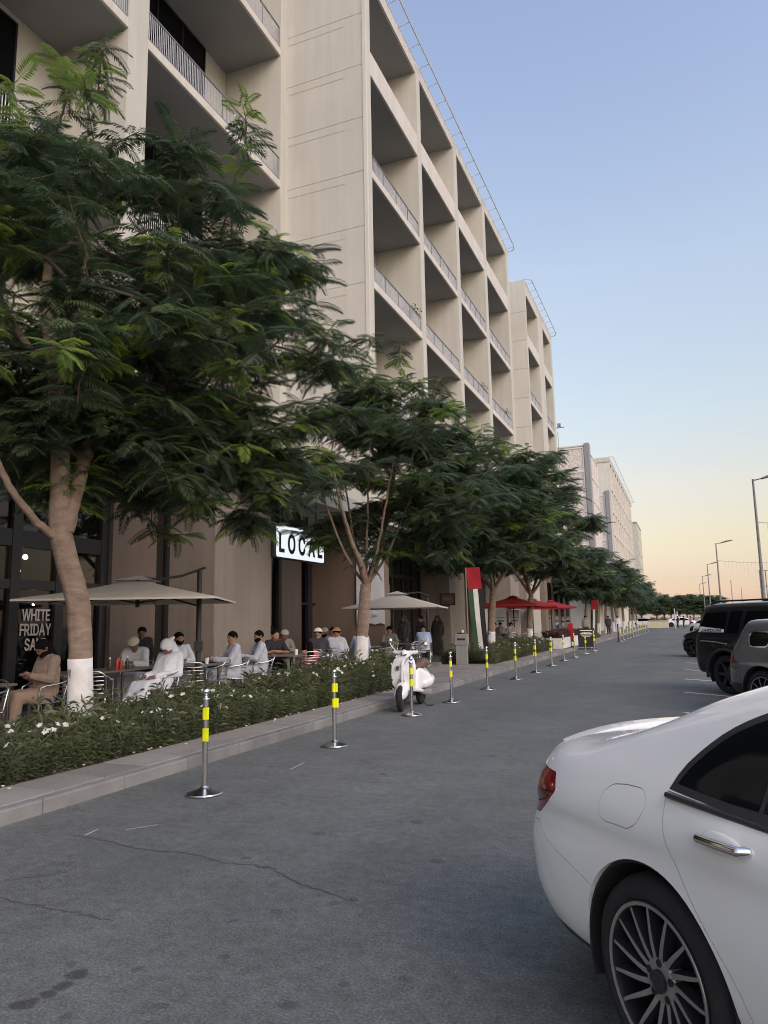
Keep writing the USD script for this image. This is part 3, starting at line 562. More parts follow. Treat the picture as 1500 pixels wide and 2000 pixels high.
# the nearest tree: bent pale trunk, whitewashed foot, forks low
b1 = (-7.1, 7.25, .10)
T1 = [[(-7.1, 7.27, .02, .168), (-7.1, 7.25, .6, .150), (-7.1, 7.22, 1.15, .143), (-7.1, 7.19, 1.6, .143), (-7.1, 7.10, 2.0, .142), (-7.1, 6.92, 2.4, .138), (-7.1, 6.80, 2.8, .132), (-7.1, 6.77, 3.2, .122), (-7.1, 6.75, 3.7, .112), (-7.1, 6.66, 4.3, .10), (-7.1, 6.56, 4.9, .09), (-7.2, 6.5, 5.6, .07), (-7.2, 6.5, 6.4, .05)],
      [(-7.05, 6.84, 2.75, .10), (-7.02, 6.93, 3.2, .095), (-7.0, 7.05, 3.7, .085), (-6.95, 7.3, 4.3, .075), (-6.8, 7.75, 4.7, .06), (-6.5, 8.4, 5.1, .05), (-6.2, 9.0, 5.8, .04)],
      [(-7.1, 6.83, 2.66, .06), (-7.1, 6.6, 2.73, .052), (-7.05, 6.28, 2.9, .046), (-7.0, 5.95, 3.15, .04), (-6.9, 5.5, 3.7, .032), (-6.8, 5.1, 4.4, .02)],
      [(-6.95, 7.3, 4.3, .05), (-6.9, 7.8, 5.3, .045), (-7.0, 8.2, 6.4, .03)], [(-7.1, 6.7, 4.1, .05), (-6.6, 6.3, 4.9, .045), (-6.0, 6.0, 5.9, .03)], [(-7.1, 6.6, 4.6, .05), (-7.7, 6.4, 5.5, .04), (-8.3, 6.4, 6.4, .03)]]
BL1 = [((-7.6, 6.4, 7.5), (1.3, 1.2, 1.2)), ((-6.6, 8.6, 3.7), (1.4, 1.5, .8)), ((-6.95, 7.7, 6.3), (2.6, 2.6, 2.2)), ((-6.4, 8.6, 5.4), (2.0, 2.0, 1.9)), ((-6.7, 6.2, 5.6), (1.9, 1.7, 2.0)), ((-5.7, 9.3, 5.9), (1.0, 1.0, 1.5)), ((-6.2, 9.6, 3.9), (1.0, 1.0, .8)), ((-7.8, 8.6, 4.1), (1.7, 2.0, .9)), ((-7.6, 6.6, 4.0), (1.2, 1.4, .8))]
EX1 = [(-7.1, 7.14, 9.8), (-7.0, 7.0, 9.5), (-7.2, 7.35, 9.4), (-7.1, 7.1, 9.0), (-7.3, 6.6, 9.2), (-7.2, 6.7, 8.8), (-6.4, 9.8, 10.6), (-6.5, 9.9, 10.35), (-6.45, 9.85, 10.0), (-6.5, 9.7, 9.5), (-6.5, 9.6, 9.0), (-5.5, 10.0, 7.7), (-5.4, 10.1, 7.4), (-5.4, 10.3, 6.9), (-5.6, 10.4, 6.6), (-5.2, 10.3, 6.3), (-6.3, 9.9, 3.0), (-6.1, 10.2, 3.1), (-7.3, 9.6, 3.0), (-7.6, 9.2, 2.95), (-5.8, 10.1, 4.6)]
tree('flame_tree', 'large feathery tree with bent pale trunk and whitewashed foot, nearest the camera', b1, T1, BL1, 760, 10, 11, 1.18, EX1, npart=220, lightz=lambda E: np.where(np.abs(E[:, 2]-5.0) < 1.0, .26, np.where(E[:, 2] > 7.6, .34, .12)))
b2 = (-7.1, 15.9, .10)
T2 = [[(-7.1, 15.88, .02, .17), (-7.1, 15.92, .7, .155), (-7.1, 15.98, 1.3, .145), (-7.1, 16.1, 1.9, .14), (-7.1, 16.25, 2.45, .135)],
      [(-7.1, 16.25, 2.42, .09), (-7.05, 15.85, 2.9, .08), (-7.0, 15.3, 3.3, .06), (-6.9, 14.6, 3.9, .045), (-6.8, 13.9, 4.8, .03)],
      [(-7.1, 16.25, 2.42, .105), (-7.1, 16.75, 2.95, .095), (-7.1, 17.3, 3.6, .085), (-7.1, 17.7, 4.4, .07), (-7.1, 18.2, 5.4, .05), (-7.2, 18.6, 6.4, .03)]]
T2 += [[(-7.1, 16.25, 2.42, .04), (-7.1+.5*a, 16.3+.35*b, 3.2, .032), (-7.1+.9*a, 16.4+.7*b, 4.2, .026), (-7.1+1.3*a, 16.5+b, 5.3, .018)] for a, b in ((.8, -.9), (-.6, .2), (.2, .9), (-.8, -1.0), (.9, .6), (.1, -.3))]
BL2 = [((-6.5, 17.5, 3.75), (2.5, 2.5, .55)), ((-7.0, 16.8, 5.9), (2.9, 2.9, 1.8)), ((-6.9, 16.2, 4.6), (3.1, 3.1, 1.1)), ((-6.9, 18.2, 5.4), (2.2, 2.2, 1.8)), ((-7.0, 17.4, 7.3), (1.5, 1.6, 1.3)), ((-6.2, 18.8, 6.6), (1.1, 1.1, 1.2)), ((-5.6, 17.6, 4.6), (1.3, 1.6, .9))]
EX2 = [(-6.9, 18.3, 9.4), (-6.95, 18.5, 9.1), (-6.9, 18.2, 8.8), (-6.8, 18.5, 8.4), (-7.1, 16.8, 9.0), (-7.0, 16.6, 8.7), (-6.0, 19.3, 8.5), (-6.1, 19.2, 8.2), (-6.0, 19.4, 7.8), (-6.2, 19.0, 7.4), (-7.3, 16.6, 8.2), (-7.1, 16.9, 8.0), (-5.2, 18.6, 6.9), (-6.0, 18.9, 3.1), (-5.6, 18.5, 3.2)]
tree('flame_tree', 'feathery tree forking low behind the scooter, beside the lit shop sign', b2, T2, BL2, 700, 10, 12, 1.12, EX2, light=.16, prune=lambda p: (p[:, 1] < 15.6) & (p[:, 2] < 4.75))   # kept clear of the shop sign
def std_limbs(b, h, lean, n, seed):
    r = np.random.default_rng(seed); b = np.array(b, float); top = b+[lean[0], lean[1], h]; L = [[(*b, .16), (*(b+[lean[0]*.3, lean[1]*.3, h*.5]), .14), (*top, .125)]]
    for i in range(n):
        a = 6.28*i/n+r.random(); o = np.array([math.cos(a), math.sin(a), 0]); L.append([(*top, .075), (*(top+o*.5+[0, 0, .7]), .06), (*(top+o*1.1+[0, 0, 1.6]), .045), (*(top+o*1.6+[0, 0, 2.8]), .025)])
    return L
def std_blobs(b, z, rad, hz, seed):
    r = np.random.default_rng(seed); c = np.array([b[0], b[1], z]); return [(c-[0, 0, hz*.95], (rad*1.05, rad*1.05, hz*.32)), (c, (rad*.95, rad*.95, hz)), (c-[0, 0, hz*.55], (rad, rad, hz*.55))]+[(c+[rad*.55*math.cos(a), rad*.55*math.sin(a), hz*(r.random()*.9-.3)], (rad*.5, rad*.5, hz*.5)) for a in np.arange(5)*1.257+r.random()]
def std_tree(label, y, x=-7.1, z=6.2, rad=3.3, hz=2.2, n=220, k=8, seed=0, light=.08, h=2.6, paint=1.0, scale=1.15, group=None):
    b = (x, y, .1); return tree('flame_tree', label, b, std_limbs(b, h, (.15, .1), 6, seed), std_blobs(b, z, rad, hz, seed+50), n, k, seed, paint, light=light, scale=scale, group=group)
t3 = std_tree('feathery tree with whitewashed foot beside the striped flag banner', 28.3, z=6.3, hz=2.5, rad=3.2, n=620, k=10, seed=21, light=.16, scale=1.25)
t4 = std_tree('tall dense feathery tree in front of the red parasols', 36.0, z=6.9, rad=3.7, hz=2.7, n=680, k=10, seed=22, light=.08, scale=1.3)
t5 = std_tree('', 58, z=5.2, rad=3.1, hz=1.7, n=420, k=8, seed=23, light=.05, scale=1.45, group='row of feathery street trees farther along the kerb')
ORDW = 'first second third fourth fifth sixth seventh eighth ninth tenth eleventh twelfth'.split(); meta(stage.GetPrimAtPath(t5), 'rounded feathery street tree, first of the far row along the kerb')
t6 = std_tree('rounded feathery street tree, second of the far row along the kerb', 65.5, x=-7.0, z=5.0, rad=3.1, hz=1.7, n=420, k=8, seed=24, light=.03, scale=1.45, group='row of feathery street trees farther along the kerb')
for i, (x, y) in enumerate([(-7.1, 73), (-7.0, 80), (-7.2, 87.5), (-7.1, 95), (-7.0, 104), (-7.1, 113), (-7.1, 122)]):
    dup((t5, t6)[i % 2], f'rounded feathery street tree, {ORDW[i+2]} of the far row along the kerb', (x, y, .1), 73*i+20)
for i, (x, y) in enumerate(sorted([(-5.0, 146), (-2.4, 150), (.2, 152), (2.6, 154), (4.6, 156), (-7.5, 140), (1.4, 164), (-1.0, 160), (3.4, 168), (-3.8, 158)], key=lambda q: q[0]/q[1])):
    dup((t5, t6)[i % 2], f'dark tree in the clump closing the end of the street, {ORDW[i]} from the left', (x, y, -.9), 51*i, group='clump of trees at the end of the street', cat='tree')
# ---------------------------------------------------------------- flowering hedges and planter
def sprig(seed, h=.28, n=15, lw=.010, ll=.095):
    r = np.random.default_rng(seed); V = []; F = []; w = .003
    V += [(-w, 0, 0), (w, 0, 0), (.01, .01, h)]; F += [(0, 1, 2)]
    for i in range(n):
        z = h*(.12+.88*i/n); a = i*2.4+r.random(); el = .2+.9*r.random(); l = ll*(.7+.6*r.random()); d = np.array([math.cos(a)*math.cos(el), math.sin(a)*math.cos(el), math.sin(el)]); q = np.array([-math.sin(a), math.cos(a), 0])*lw*.5; b = np.array([.01*z/h, .01*z/h, z]); m = b+d*l*.5; t = b+d*l-[0, 0, l*.3]
        k = len(V); V += [b, m+q, t, m-q]; F += [(k, k+1, k+2), (k, k+2, k+3)]
    return trimesh.Trimesh(np.array(V), np.array(F), process=False)
SP = [('sprig', sprig(1), 'grass_leaf'), ('sprig', sprig(2, .3, 16, .010, .10), 'grass_leaf_b'), ('sprig', sprig(3, .22, 14, .014, .075), 'grass_leaf')]
def flower(seed, r0=.03):
    r = np.random.default_rng(seed); V = [(0, 0, -.012)]; F = []
    for i in range(10):
        a = i*.628; rr = r0*(1.0 if i % 2 == 0 else .72)*(.9+.2*r.random()); V.append((math.cos(a)*rr, math.sin(a)*rr, .006*r.random()))
    F = [(0, 1+i, 1+(i+1) % 10) for i in range(10)]; return trimesh.Trimesh(np.array(V), np.array(F), process=False)
def hedge(name, label, x0, x1, y0, y1, H, n, nf, seed, sp=SP, fl=True, avoid=()):
    r = np.random.default_rng(seed); o = np.array([(x0+x1)/2, y0, .1]); t = thing(name, label, 'hedge', o)
    x = x0+(x1-x0)*r.random(n); y = y0+(y1-y0)*(r.random(n)**1.25 if n > 6000 else r.random(n)); edge = np.minimum(1, np.minimum(x1+.14*meshkit.noise(np.c_[y*1.1, y*0, y*0], 5)-x, x-x0+.1)/.3); nz = meshkit.fbm(np.c_[x*1.3, y*1.3, 0*x], 3, seed)
    top = H(y)*(.42+.95*nz)*(.40+.60*np.clip(edge, 0, 1)); u = r.random(n)**.55; z = .10+np.maximum(0, top-.34)*u
    lean = .25+.45*r.random(n)*(1.2-u); az = r.random(n)*6.28
    outw = np.where(edge < .9, .5, 0); az = np.where(r.random(n) < outw, r.normal(0, .7, n), az)
    q = quat_from(az, lean, 0*az); yaw = quat_from(r.random(n)*6.28, 0*az, 0*az); tall = 1+.7*(r.random(n) < .02)
    def qm(a, b): w, xx, yy, zz = a.T; W, X, Y, Z = b.T; return np.stack([w*W-xx*X-yy*Y-zz*Z, w*X+xx*W+yy*Z-zz*Y, w*Y-xx*Z+yy*W+zz*X, w*Z+xx*Y-yy*X+zz*W], 1)
    instancer(t+'/foliage', sp, np.c_[x, y, z]-o, qm(q, yaw), (.8+.5*r.random(n))*tall, r.integers(0, 3, n))
    for i in range(nf):
        j = r.integers(n) if not fl else int(r.choice(np.nonzero((u > .72))[0])); p = np.array([x[j]+.03, y[j]-.03, z[j]+.30+.09*r.random()])-o
        m = flower(i, .030+.016*r.random()); a = .4+.6*r.random(); b = r.normal(-.6, 1.0); R = trimesh.transformations.rotation_matrix(a, (-math.sin(b), math.cos(b), 0))[:3, :3]
        part(t, 'flower', trimesh.Trimesh(np.array(m.vertices) @ R.T+p, m.faces, process=False), 'petal')
    return t
hedge('flower_hedge', 'long low hedge dotted with white flowers in front of the cafe tables', -7.72, -5.98, 1.5, 17.1, lambda y: .47+.033*np.maximum(0, y-8.5), 16000, 210, 31)
hedge('flower_hedge', 'shorter white-flowered hedge beyond the bin, running up to the pale planter', -7.85, -6.05, 24.2, 36.2, lambda y: .62+0*y, 6000, 60, 32)
hedge('low_hedge', 'thin strip of low greenery beyond the notice board', -7.6, -6.1, 46.5, 58, lambda y: .5+0*y, 1800, 0, 33)
r = np.random.default_rng(8); V = MB()
for i in range(150):
    yy = 3.5+22*r.random()**1.3; xx = KX+.03+abs(r.normal(0, .16)) if i % 3 else KX-.2-.45*r.random(); a = r.random()*6.28; c_, s_ = math.cos(a), math.sin(a); l = .012+.016*r.random(); z_ = .006 if xx > KX else .132
    V.add([(xx-l*c_, yy-l*s_, z_), (xx+l*.35*s_, yy-l*.35*c_, z_+.004), (xx+l*c_, yy+l*s_, z_+.001), (xx-l*.35*s_, yy+l*.35*c_, z_+.005)], [(0, 1, 2, 3)])
mat('dry_leaf', (.22, .17, .08), .9, .4, 9.); setting('leaf_litter', V.get(), 'dry_leaf', kind='stuff', label='small dry leaflets scattered along the kerb', cat='leaves')
r = np.random.default_rng(5); V = MB()
for i in range(60):
    yy = 4.5+12*r.random(); xx = -5.93+.1*r.normal(); f = flower(i, .022); V.add(np.array(f.vertices)+[xx, yy, .137], f.faces)
setting('fallen_petals', V.get(), 'petal', kind='stuff', label='white petals fallen along the edge of the footpath', cat='petals')
for i, (y0, y1) in enumerate(((36.3, 38.6), (38.75, 41.0), (41.15, 43.4))):
    lb = ('pale stone planter with dark red and green plants, nearest of the three in its row', 'pale stone planter with red and green plants, middle of its row of three', 'pale stone planter with red and green plants, farthest of its row of three')[i]
    t = thing('stone_planter', lb, 'planter', (-6.1, y0, .11), group='row of stone planters')
    part(t, 'box', m3.Manifold.batch_boolean([chamfer(-.5, .5, 0, y1-y0, 0, .52, .015), chamfer(-.44, .44, .06, y1-y0-.06, .42, .9, .01)], m3.OpType.Subtract), 'planter_white'); part(t, 'soil', grid(-.44, .44, .06, y1-y0-.06, .44), 'soil')
    n = 260; x = r.uniform(-.42, .42, n); y = r.uniform(.05, y1-y0-.05, n); big = sprig(7+i, .34, 14, .05, .12)
    instancer(t+'/foliage', [('sprig', big, 'grass_leaf'), ('sprig', big, 'red_leaf')], np.c_[x, y, np.full(n, .42)], quat_from(r.random(n)*6.28, .5*r.random(n), 0*x), .8+.6*r.random(n), (r.random(n) < .38).astype(int))
# ---------------------------------------------------------------- cars: a lofted shell, cut into doors, windows, lamps
from scipy.interpolate import Akima1DInterpolator
def loft(tab, u0, u1, Lr, nr, Lf, nf, off, nu, nv, foff=0.0):
    """tab: {u: 10 section points (v, z)}; u0, u1: rear and front end; Lr, Lf: length over which the plan rounds off"""
    us = np.array(sorted(tab)); P = np.array([tab[k] for k in us], float); sp = PchipInterpolator(us, P, axis=0)
    t = np.linspace(0, 1, nu); t = .5-.5*np.cos(np.pi*t); t = .75*t+.25*np.linspace(0, 1, nu); t[0], t[-1] = 0.0004, .9996; U = u0+(u1-u0)*t; secs = []
    for u in U:
        s = sp(np.clip(u, us[0], us[-1])); ss = Akima1DInterpolator(np.arange(len(s)), s)(np.linspace(0, len(s)-1, nv))
        f = 1.0
        if u-u0 < Lr: f = (1-(1-(u-u0)/Lr)**nr)**(1/nr)
        if u1-u < Lf: f = min(f, (1-(1-(u1-u)/Lf)**nf)**(1/nf))
        v = ss[:, 0]*f; z = ss[:, 1]; d = off(z)*math.exp(-((u-u0)/.38)) - foff*np.interp(z, [.2, .5, .7, 1.2], [.3, 0, .2, 1.0])*math.exp(-((u1-u)/.5)); x = u+d
        R_ = np.stack([x, -v, z], 1); L_ = np.stack([x, v, z], 1)[::-1][1:-1]; secs.append(np.vstack([R_, L_]))
    S = np.array(secs); n = S.shape[1]; V = S.reshape(-1, 3); i, j = np.meshgrid(np.arange(nu-1), np.arange(n), indexing='ij')
    q = np.stack([i*n+j, (i+1)*n+j, (i+1)*n+(j+1) % n, i*n+(j+1) % n], -1).reshape(-1, 4); F = np.vstack([q[:, [0, 1, 2]], q[:, [0, 2, 3]]])
    c0, c1 = S[0].mean(0), S[-1].mean(0); k = len(V); V = np.vstack([V, c0, c1]); j = np.arange(n); e = (nu-1)*n
    F = np.vstack([F, np.stack([np.full(n, k), j, (j+1) % n], 1), np.stack([np.full(n, k+1), e+(j+1) % n, e+j], 1)])
    T = trimesh.Trimesh(V, F, process=False)
    if T.volume < 0: F = F[:, ::-1]; T = trimesh.Trimesh(V, F, process=False)
    return m3.Manifold(m3.Mesh(np.asarray(T.vertices, np.float32), np.asarray(T.faces, np.uint32))), T
def side_prism(poly, side, v0=.25, v1=1.3):
    p = Polygon(poly) if not isinstance(poly, Polygon) else poly
    m = trimesh.creation.extrude_polygon(p, v1-v0, engine='earcut'); v = np.array(m.vertices); w = np.stack([v[:, 0], -(v[:, 2]+v0), v[:, 1]], 1); f = m.faces
    if side > 0: w = w*[1, -1, 1]
    T = trimesh.Trimesh(w, f, process=True)
    if T.volume < 0: T.invert()
    return m3.Manifold(m3.Mesh(np.asarray(T.vertices, np.float32), np.asarray(T.faces, np.uint32)))
def smooth_poly(pts, n=8):
    p = np.asarray(pts, float); return Polygon(p).buffer(.0)
class Shell:
    def __init__(s, tab, nu=110, nv=46, **k):
        s.m, s.T = loft(tab, nu=nu, nv=nv, **k); s.tree = cKDTree(s.T.vertices); s.N = np.array(s.T.vertex_normals)
    def cut(s, poly, side, gap=.004, v0=.25):
        P = Polygon(poly) if not isinstance(poly, Polygon) else poly
        a = s.m ^ side_prism(P.buffer(-gap, join_style=1), side, v0); s.m = s.m - side_prism(P, side, v0); return a
    def mesh(s, man):
        """shade with the uncut shell's normals where a face lies on it, so that cuts leave no dents in the reflections"""
        t = tri(man); v, f = np.array(t.vertices), np.array(t.faces); tv = v[f].reshape(-1, 3); fn = np.repeat(trimesh.Trimesh(v, f, process=False).face_normals, 3, 0)
        d, j = s.tree.query(tv, k=4); w = 1/(d+1e-4)**2; n = (s.N[j]*w[..., None]).sum(1); n /= np.linalg.norm(n, axis=1, keepdims=True)+1e-9
        use = ((n*fn).sum(1) > .55) & (d[:, 0] < .12); n = np.where(use[:, None], n, fn); return tv, np.arange(len(tv)).reshape(-1, 3), n
    def part(s, parent, name, man, mt, **k):
        v, f, n = s.mesh(man); p = uniq(parent, name); m = usdkit.mesh(stage, p, (v, f), MAT[mt])
        m.CreateNormalsAttr(Vt.Vec3fArray.FromNumpy(n.astype(np.float32))); m.SetNormalsInterpolation('vertex'); meta(m.GetPrim(), k.get('label')); return p
def cyl_y(x, z, r, y0, y1, n=64): return m3.Manifold.cylinder(abs(y1-y0), r, r, n).rotate((90, 0, 0)).translate((x, max(y0, y1), z))
def wheel(parent, x, side, z, r, rr, yo, spokes=15, w=.24, detail=True, face='rim_face'):
    """side -1 = right; yo = outer face distance from the middle"""
    s = side; O = lambda y: s*(yo-y)
    prof = [(rr-.004, .03), (rr+.012, .006), (rr+.03, .0), (r-.06, .004), (r-.02, .016), (r-.004, .05), (r, .09), (r, w-.06), (r-.02, w-.01), (rr, w)]
    wv = part(parent, 'wheel', MB().lathe([(a, b) for a, b in prof], 56, axis='y').move().get() if False else _lat(prof, s, yo, x, z, 56), 'tyre', True)
    part(wv, 'rim', _lat([(rr-.004, w), (rr-.012, .10), (rr-.016, .03), (rr-.012, .006), (rr+.004, .004), (rr+.006, .012)], s, yo, x, z, 56), 'rim_dark', 40)
    part(wv, 'rim_edge', _lat([(rr-.011, .012), (rr-.010, .003), (rr+.001, .001), (rr+.004, .008)], s, yo, x, z, 56), face, 40)
    part(wv, 'brake_disc', _lat([(.02, .115), (rr*.66, .115), (rr*.66, .135), (.02, .135)], s, yo, x, z, 40), 'rim_dark', 30)
    hub = .30*rr if spokes > 8 else .26*rr
    for i in range(spokes):
        a = 2*math.pi*i/spokes; m = MB(); n = 7; V = []
        fat = 1. if spokes > 8 else 3.2
        for k in range(n):
            t = k/(n-1); rad = hub*.7+(rr-.012-hub*.7)*t; sw = a+(.20*(1-t)**2 if spokes > 8 else 0); hw = (.0100-.0045*t)*fat; d = .012+.02*(1-t)**2 if spokes > 8 else .02
            c, q = math.cos(sw), math.sin(sw)
            for e, dd in ((-1, d), (1, d), (1.5, d+.04), (-1.5, d+.04)): V.append((x+rad*c-e*hw*q, O(dd), z+rad*q+e*hw*c))
        F = []
        for k in range(n-1):
            for e in range(4): F.append((4*k+e, 4*k+(e+1) % 4, 4*k+4+(e+1) % 4, 4*k+4+e))
        t_ = trimesh.Trimesh(np.array(V), np.array([(q[0], q[1], q[2]) for q in F]+[(q[0], q[2], q[3]) for q in F]), process=False)
        if s > 0: t_.invert()
        part(wv, 'spoke', t_, 'rim_dark')
        if spokes > 8:
            W_ = np.array(V).reshape(n, 4, 3); lo, hi = W_[:, 0].copy(), W_[:, 1].copy(); lo[:, 1] += s*.0012; hi[:, 1] += s*.0012; mbq = MB()
            for k in range(n-1): mbq.quad(lo[k], hi[k], hi[k+1], lo[k+1])
            part(wv, 'spoke_face', mbq.get(), face)
    part(wv, 'hub', _lat([(hub*1.02, .075), (hub, .034), (hub*.9, .027), (.036, .026), (.034, .022), (.002, .020)], s, yo, x, z, 40), face, 30)
    if detail:
        part(wv, 'hub_cap', _lat([(.036, .03), (.036, .012), (.031, .010), (.029, .014), (.002, .013)], s, yo, x, z, 32), 'rim_dark', 30)
        for i in range(5):
            a = 2*math.pi*i/5+.3; part(wv, 'bolt_hole', _lat([(.0125, .04), (.0125, .0235), (.001, .0235)], s, yo, x+.056*math.cos(a), z+.056*math.sin(a), 14), 'dark_void')
    return wv
def _lat(prof, s, yo, x, z, n):
    pr = np.asarray(prof, float); g = np.arange(n)*2*np.pi/n; m = len(pr)
    v = np.stack([x+pr[:, 0:1]*np.cos(g), np.repeat(s*(yo-pr[:, 1:2]), n, 1), z+pr[:, 0:1]*np.sin(g)], -1).reshape(-1, 3)
    i, j = np.meshgrid(np.arange(m-1), np.arange(n), indexing='ij'); q = np.stack([i*n+j, i*n+(j+1) % n, (i+1)*n+(j+1) % n, (i+1)*n+j], -1).reshape(-1, 4)
    f = np.vstack([q[:, [0, 1, 2]], q[:, [0, 2, 3]]]); t = trimesh.Trimesh(v, f, process=False)
    c = np.array([x, s*(yo-.1), z]); 
    return t if s < 0 else trimesh.Trimesh(v, f[:, ::-1], process=False)
LOW = [(0, .21), (.66, .20), (.83, .255), (.905, .42), (.922, .62)]
def sec(a, b, c, d, e): return LOW+[(a[0]+.005, a[1]-.066), (a[0]+.0085, a[1]+.010), b, c, d, e]
SHO = 0
SED = {-1.10: sec((.892, .80), (.83, .925), (.72, .985), (.42, 1.015), (0, 1.025)), -.62: sec((.900, .80), (.845, .935), (.74, 1.01), (.44, 1.05), (0, 1.06)),
       -.35: sec((.903, .805), (.852, .945), (.75, 1.055), (.50, 1.115), (0, 1.135)), 0.: sec((.905, .81), (.856, .955), (.728, 1.13), (.53, 1.245), (0, 1.285)),
       .40: sec((.905, .815), (.858, .96), (.70, 1.215), (.545, 1.345), (0, 1.395)), .9: sec((.905, .815), (.860, .96), (.69, 1.26), (.555, 1.40), (0, 1.452)),
       1.6: sec((.905, .81), (.860, .955), (.69, 1.26), (.56, 1.405), (0, 1.462)), 2.3: sec((.905, .80), (.860, .945), (.70, 1.20), (.56, 1.33), (0, 1.385)),
       2.9: sec((.905, .79), (.865, .93), (.74, 1.0), (.50, 1.04), (0, 1.06)), 3.3: sec((.90, .76), (.845, .875), (.70, .915), (.42, .935), (0, .945)), 3.80: sec((.87, .70), (.78, .77), (.64, .79), (.4, .80), (0, .805))}
def rear_off(z): return np.interp(z, [.18, .30, .42, .58, .70, .80, .95, 1.03, 1.06], [.10, .03, 0, .0, .05, .08, .10, .09, .08])
def base_car(name, label, loc, rz, tab, paint, cat='car', group=None, zw=.335, rw=.335, rr=.243, wb=2.94, yo=.905, arch=.372, cuts=(), nu=70, nv=36, spokes=15, detail=False, dims=None, face='rim_face', roff=rear_off, foff=.25):
    t = thing(name, label, cat, loc, rz, group); sh = Shell(tab, nu, nv, **dims, off=roff, foff=foff)
    for x in (0, wb):
        for s in (-1, 1): sh.m = sh.m - cyl_y(x, zw+.01, arch, s*.52, s*1.2)
    for x in (0, wb):
        for s in (-1, 1):
            lin = cyl_y(x, zw+.01, arch-.002, s*.525, s*(yo-.004))-cyl_y(x, zw+.01, arch-.012, s*.54, s*1.2)
            lin = lin ^ m3.Manifold.cube((2, 3, 2)).translate((x-1, -1.5, .22)); part(t, 'arch_liner', lin, 'dark_void')
            wheel(t, x, s, zw, rw, rr, yo, spokes if (s < 0 or not detail) else 5, detail=detail, face=face)
    todo = []
    for nm, poly, mt, gap, inner in cuts:
        for s in (-1, 1):
            pc = sh.cut(poly, s, gap); sub = []
            for nm2, poly2, mt2, gap2 in inner:
                a = pc ^ side_prism(Polygon(poly2).buffer(-gap2), s); pc = pc - side_prism(Polygon(poly2), s); sub.append((nm2, a, mt2))
            todo.append((nm, pc, mt, sub))
    return t, sh, todo
def finish_car(t, sh, todo, paint):
    sh.part(t, 'body', sh.m, paint)
    for nm, pc, mt, sub in todo:
        p = sh.part(t, nm, pc, mt)
        for nm2, a, mt2 in sub: sh.part(p, nm2, a, mt2)
def curve(pts, n=5):
    p = np.asarray(pts, float); d = np.r_[0, np.cumsum(np.linalg.norm(np.diff(p, axis=0), axis=1))]; return [tuple(q) for q in PchipInterpolator(d, p)(np.linspace(0, d[-1], len(p)*n))]
def shrink(poly, d): return list(Polygon(poly).buffer(-d, join_style=1).exterior.coords)[:-1]
top_edge = curve([(.075, .972), (.10, 1.04), (.16, 1.115), (.24, 1.185), (.34, 1.24), (.50, 1.30), (.8, 1.345), (1.2, 1.36), (1.7, 1.345), (2.1, 1.26), (2.45, 1.12), (2.66, .985)])
DLO = top_edge+[(2.6, .945), (1.4, .949), (.52, .945)]
inner = Polygon(DLO).buffer(-.024, join_style=1)
from shapely.geometry import box as sbox
gl = [list(inner.intersection(sbox(a, .98, b, 2)).exterior.coords)[:-1] for a, b in ((0, .455), (.472, 1.17), (1.21, 3))]
def rrect(x0, x1, z0, z1, r): return list(Polygon([(x0+r, z0+r), (x1-r, z0+r), (x1-r, z1-r), (x0+r, z1-r)]).buffer(r, 6).exterior.coords)[:-1]
door_r = curve([(.072, .968), (.085, .90), (.125, .80), (.205, .69), (.30, .585), (.372, .50), (.425, .40), (.455, .29)])+[(1.165, .29), (1.165, .955), (.52, .951)]
door_f = [(1.175, .29), (2.35, .29), (2.5, .45), (2.58, .7), (2.6, .949), (1.175, .955)]
fuel = [(-.213, .937), (-.144, .948), (-.008, .954), (.018, .94), (-.003, .896), (-.034, .836), (-.079, .809), (-.233, .805), (-.263, .832), (-.262, .90)]
fuel = list(Polygon(fuel).buffer(-.055).buffer(.055, 10).exterior.coords)[:-1]
lamp = list(Polygon([(-.573, .842), (-.63, .786), (-.744, .718), (-.90, .69), (-1.35, .68), (-1.35, .885), (-.80, .905), (-.625, .905)]).buffer(-.018).buffer(.018, 5).exterior.coords)[:-1]
lamp_in = [(-.60, .835), (-.66, .79), (-.78, .755), (-1.36, .74), (-1.36, .79), (-.75, .815)]
bump = curve([(-.22, .52), (-.314, .55), (-.47, .594), (-.595, .623), (-.688, .655), (-.735, .688), (-.80, .676), (-1.4, .662)])+[(-1.4, .05), (-.22, .05)]
sed_cuts = [('window_trim', DLO, 'trim_black', .002, [('window', gl[0], 'tint_glass', .002), ('window', gl[1], 'tint_glass', .002), ('window', gl[2], 'tint_glass', .002)]), ('fuel_door', fuel, 'car_white', .0028, []), ('door', door_r, 'car_white', .0045, []), ('door', door_f, 'car_white', .0045, []),
            ('tail_lamp', lamp, 'tail_red', .003, [('lamp_strip', lamp_in, 'tail_dark', .004)]), ('bumper', bump, 'car_white', .0035, [('bumper_lip', [(-1.4, .05), (-.22, .05), (-.22, .245), (-.6, .285), (-1.4, .30)], 'trim_black', .001)])]
sed_dims = dict(u0=-1.17, u1=3.79, Lr=.76, nr=2.9, Lf=.8, nf=2.5)
CAR0 = (.486, 3.422, 0)
t, sh, todo = base_car('parked_sedan', 'white saloon with dark windows and multi-spoke wheels, cut off by the frame in the foreground', CAR0, -48.43, SED, 'car_white', cuts=sed_cuts, nu=150, nv=64, detail=True, dims=sed_dims)
lid = trimesh.creation.extrude_polygon(Polygon([(-1.3, -.66), (-.60, -.60), (-.54, -.3), (-.53, .3), (-.60, .60), (-1.3, .66)]), .6, engine='earcut'); lid.apply_translation((0, 0, .90))
def tm3(m): return m3.Manifold(m3.Mesh(np.asarray(m.vertices, np.float32), np.asarray(m.faces, np.uint32)))
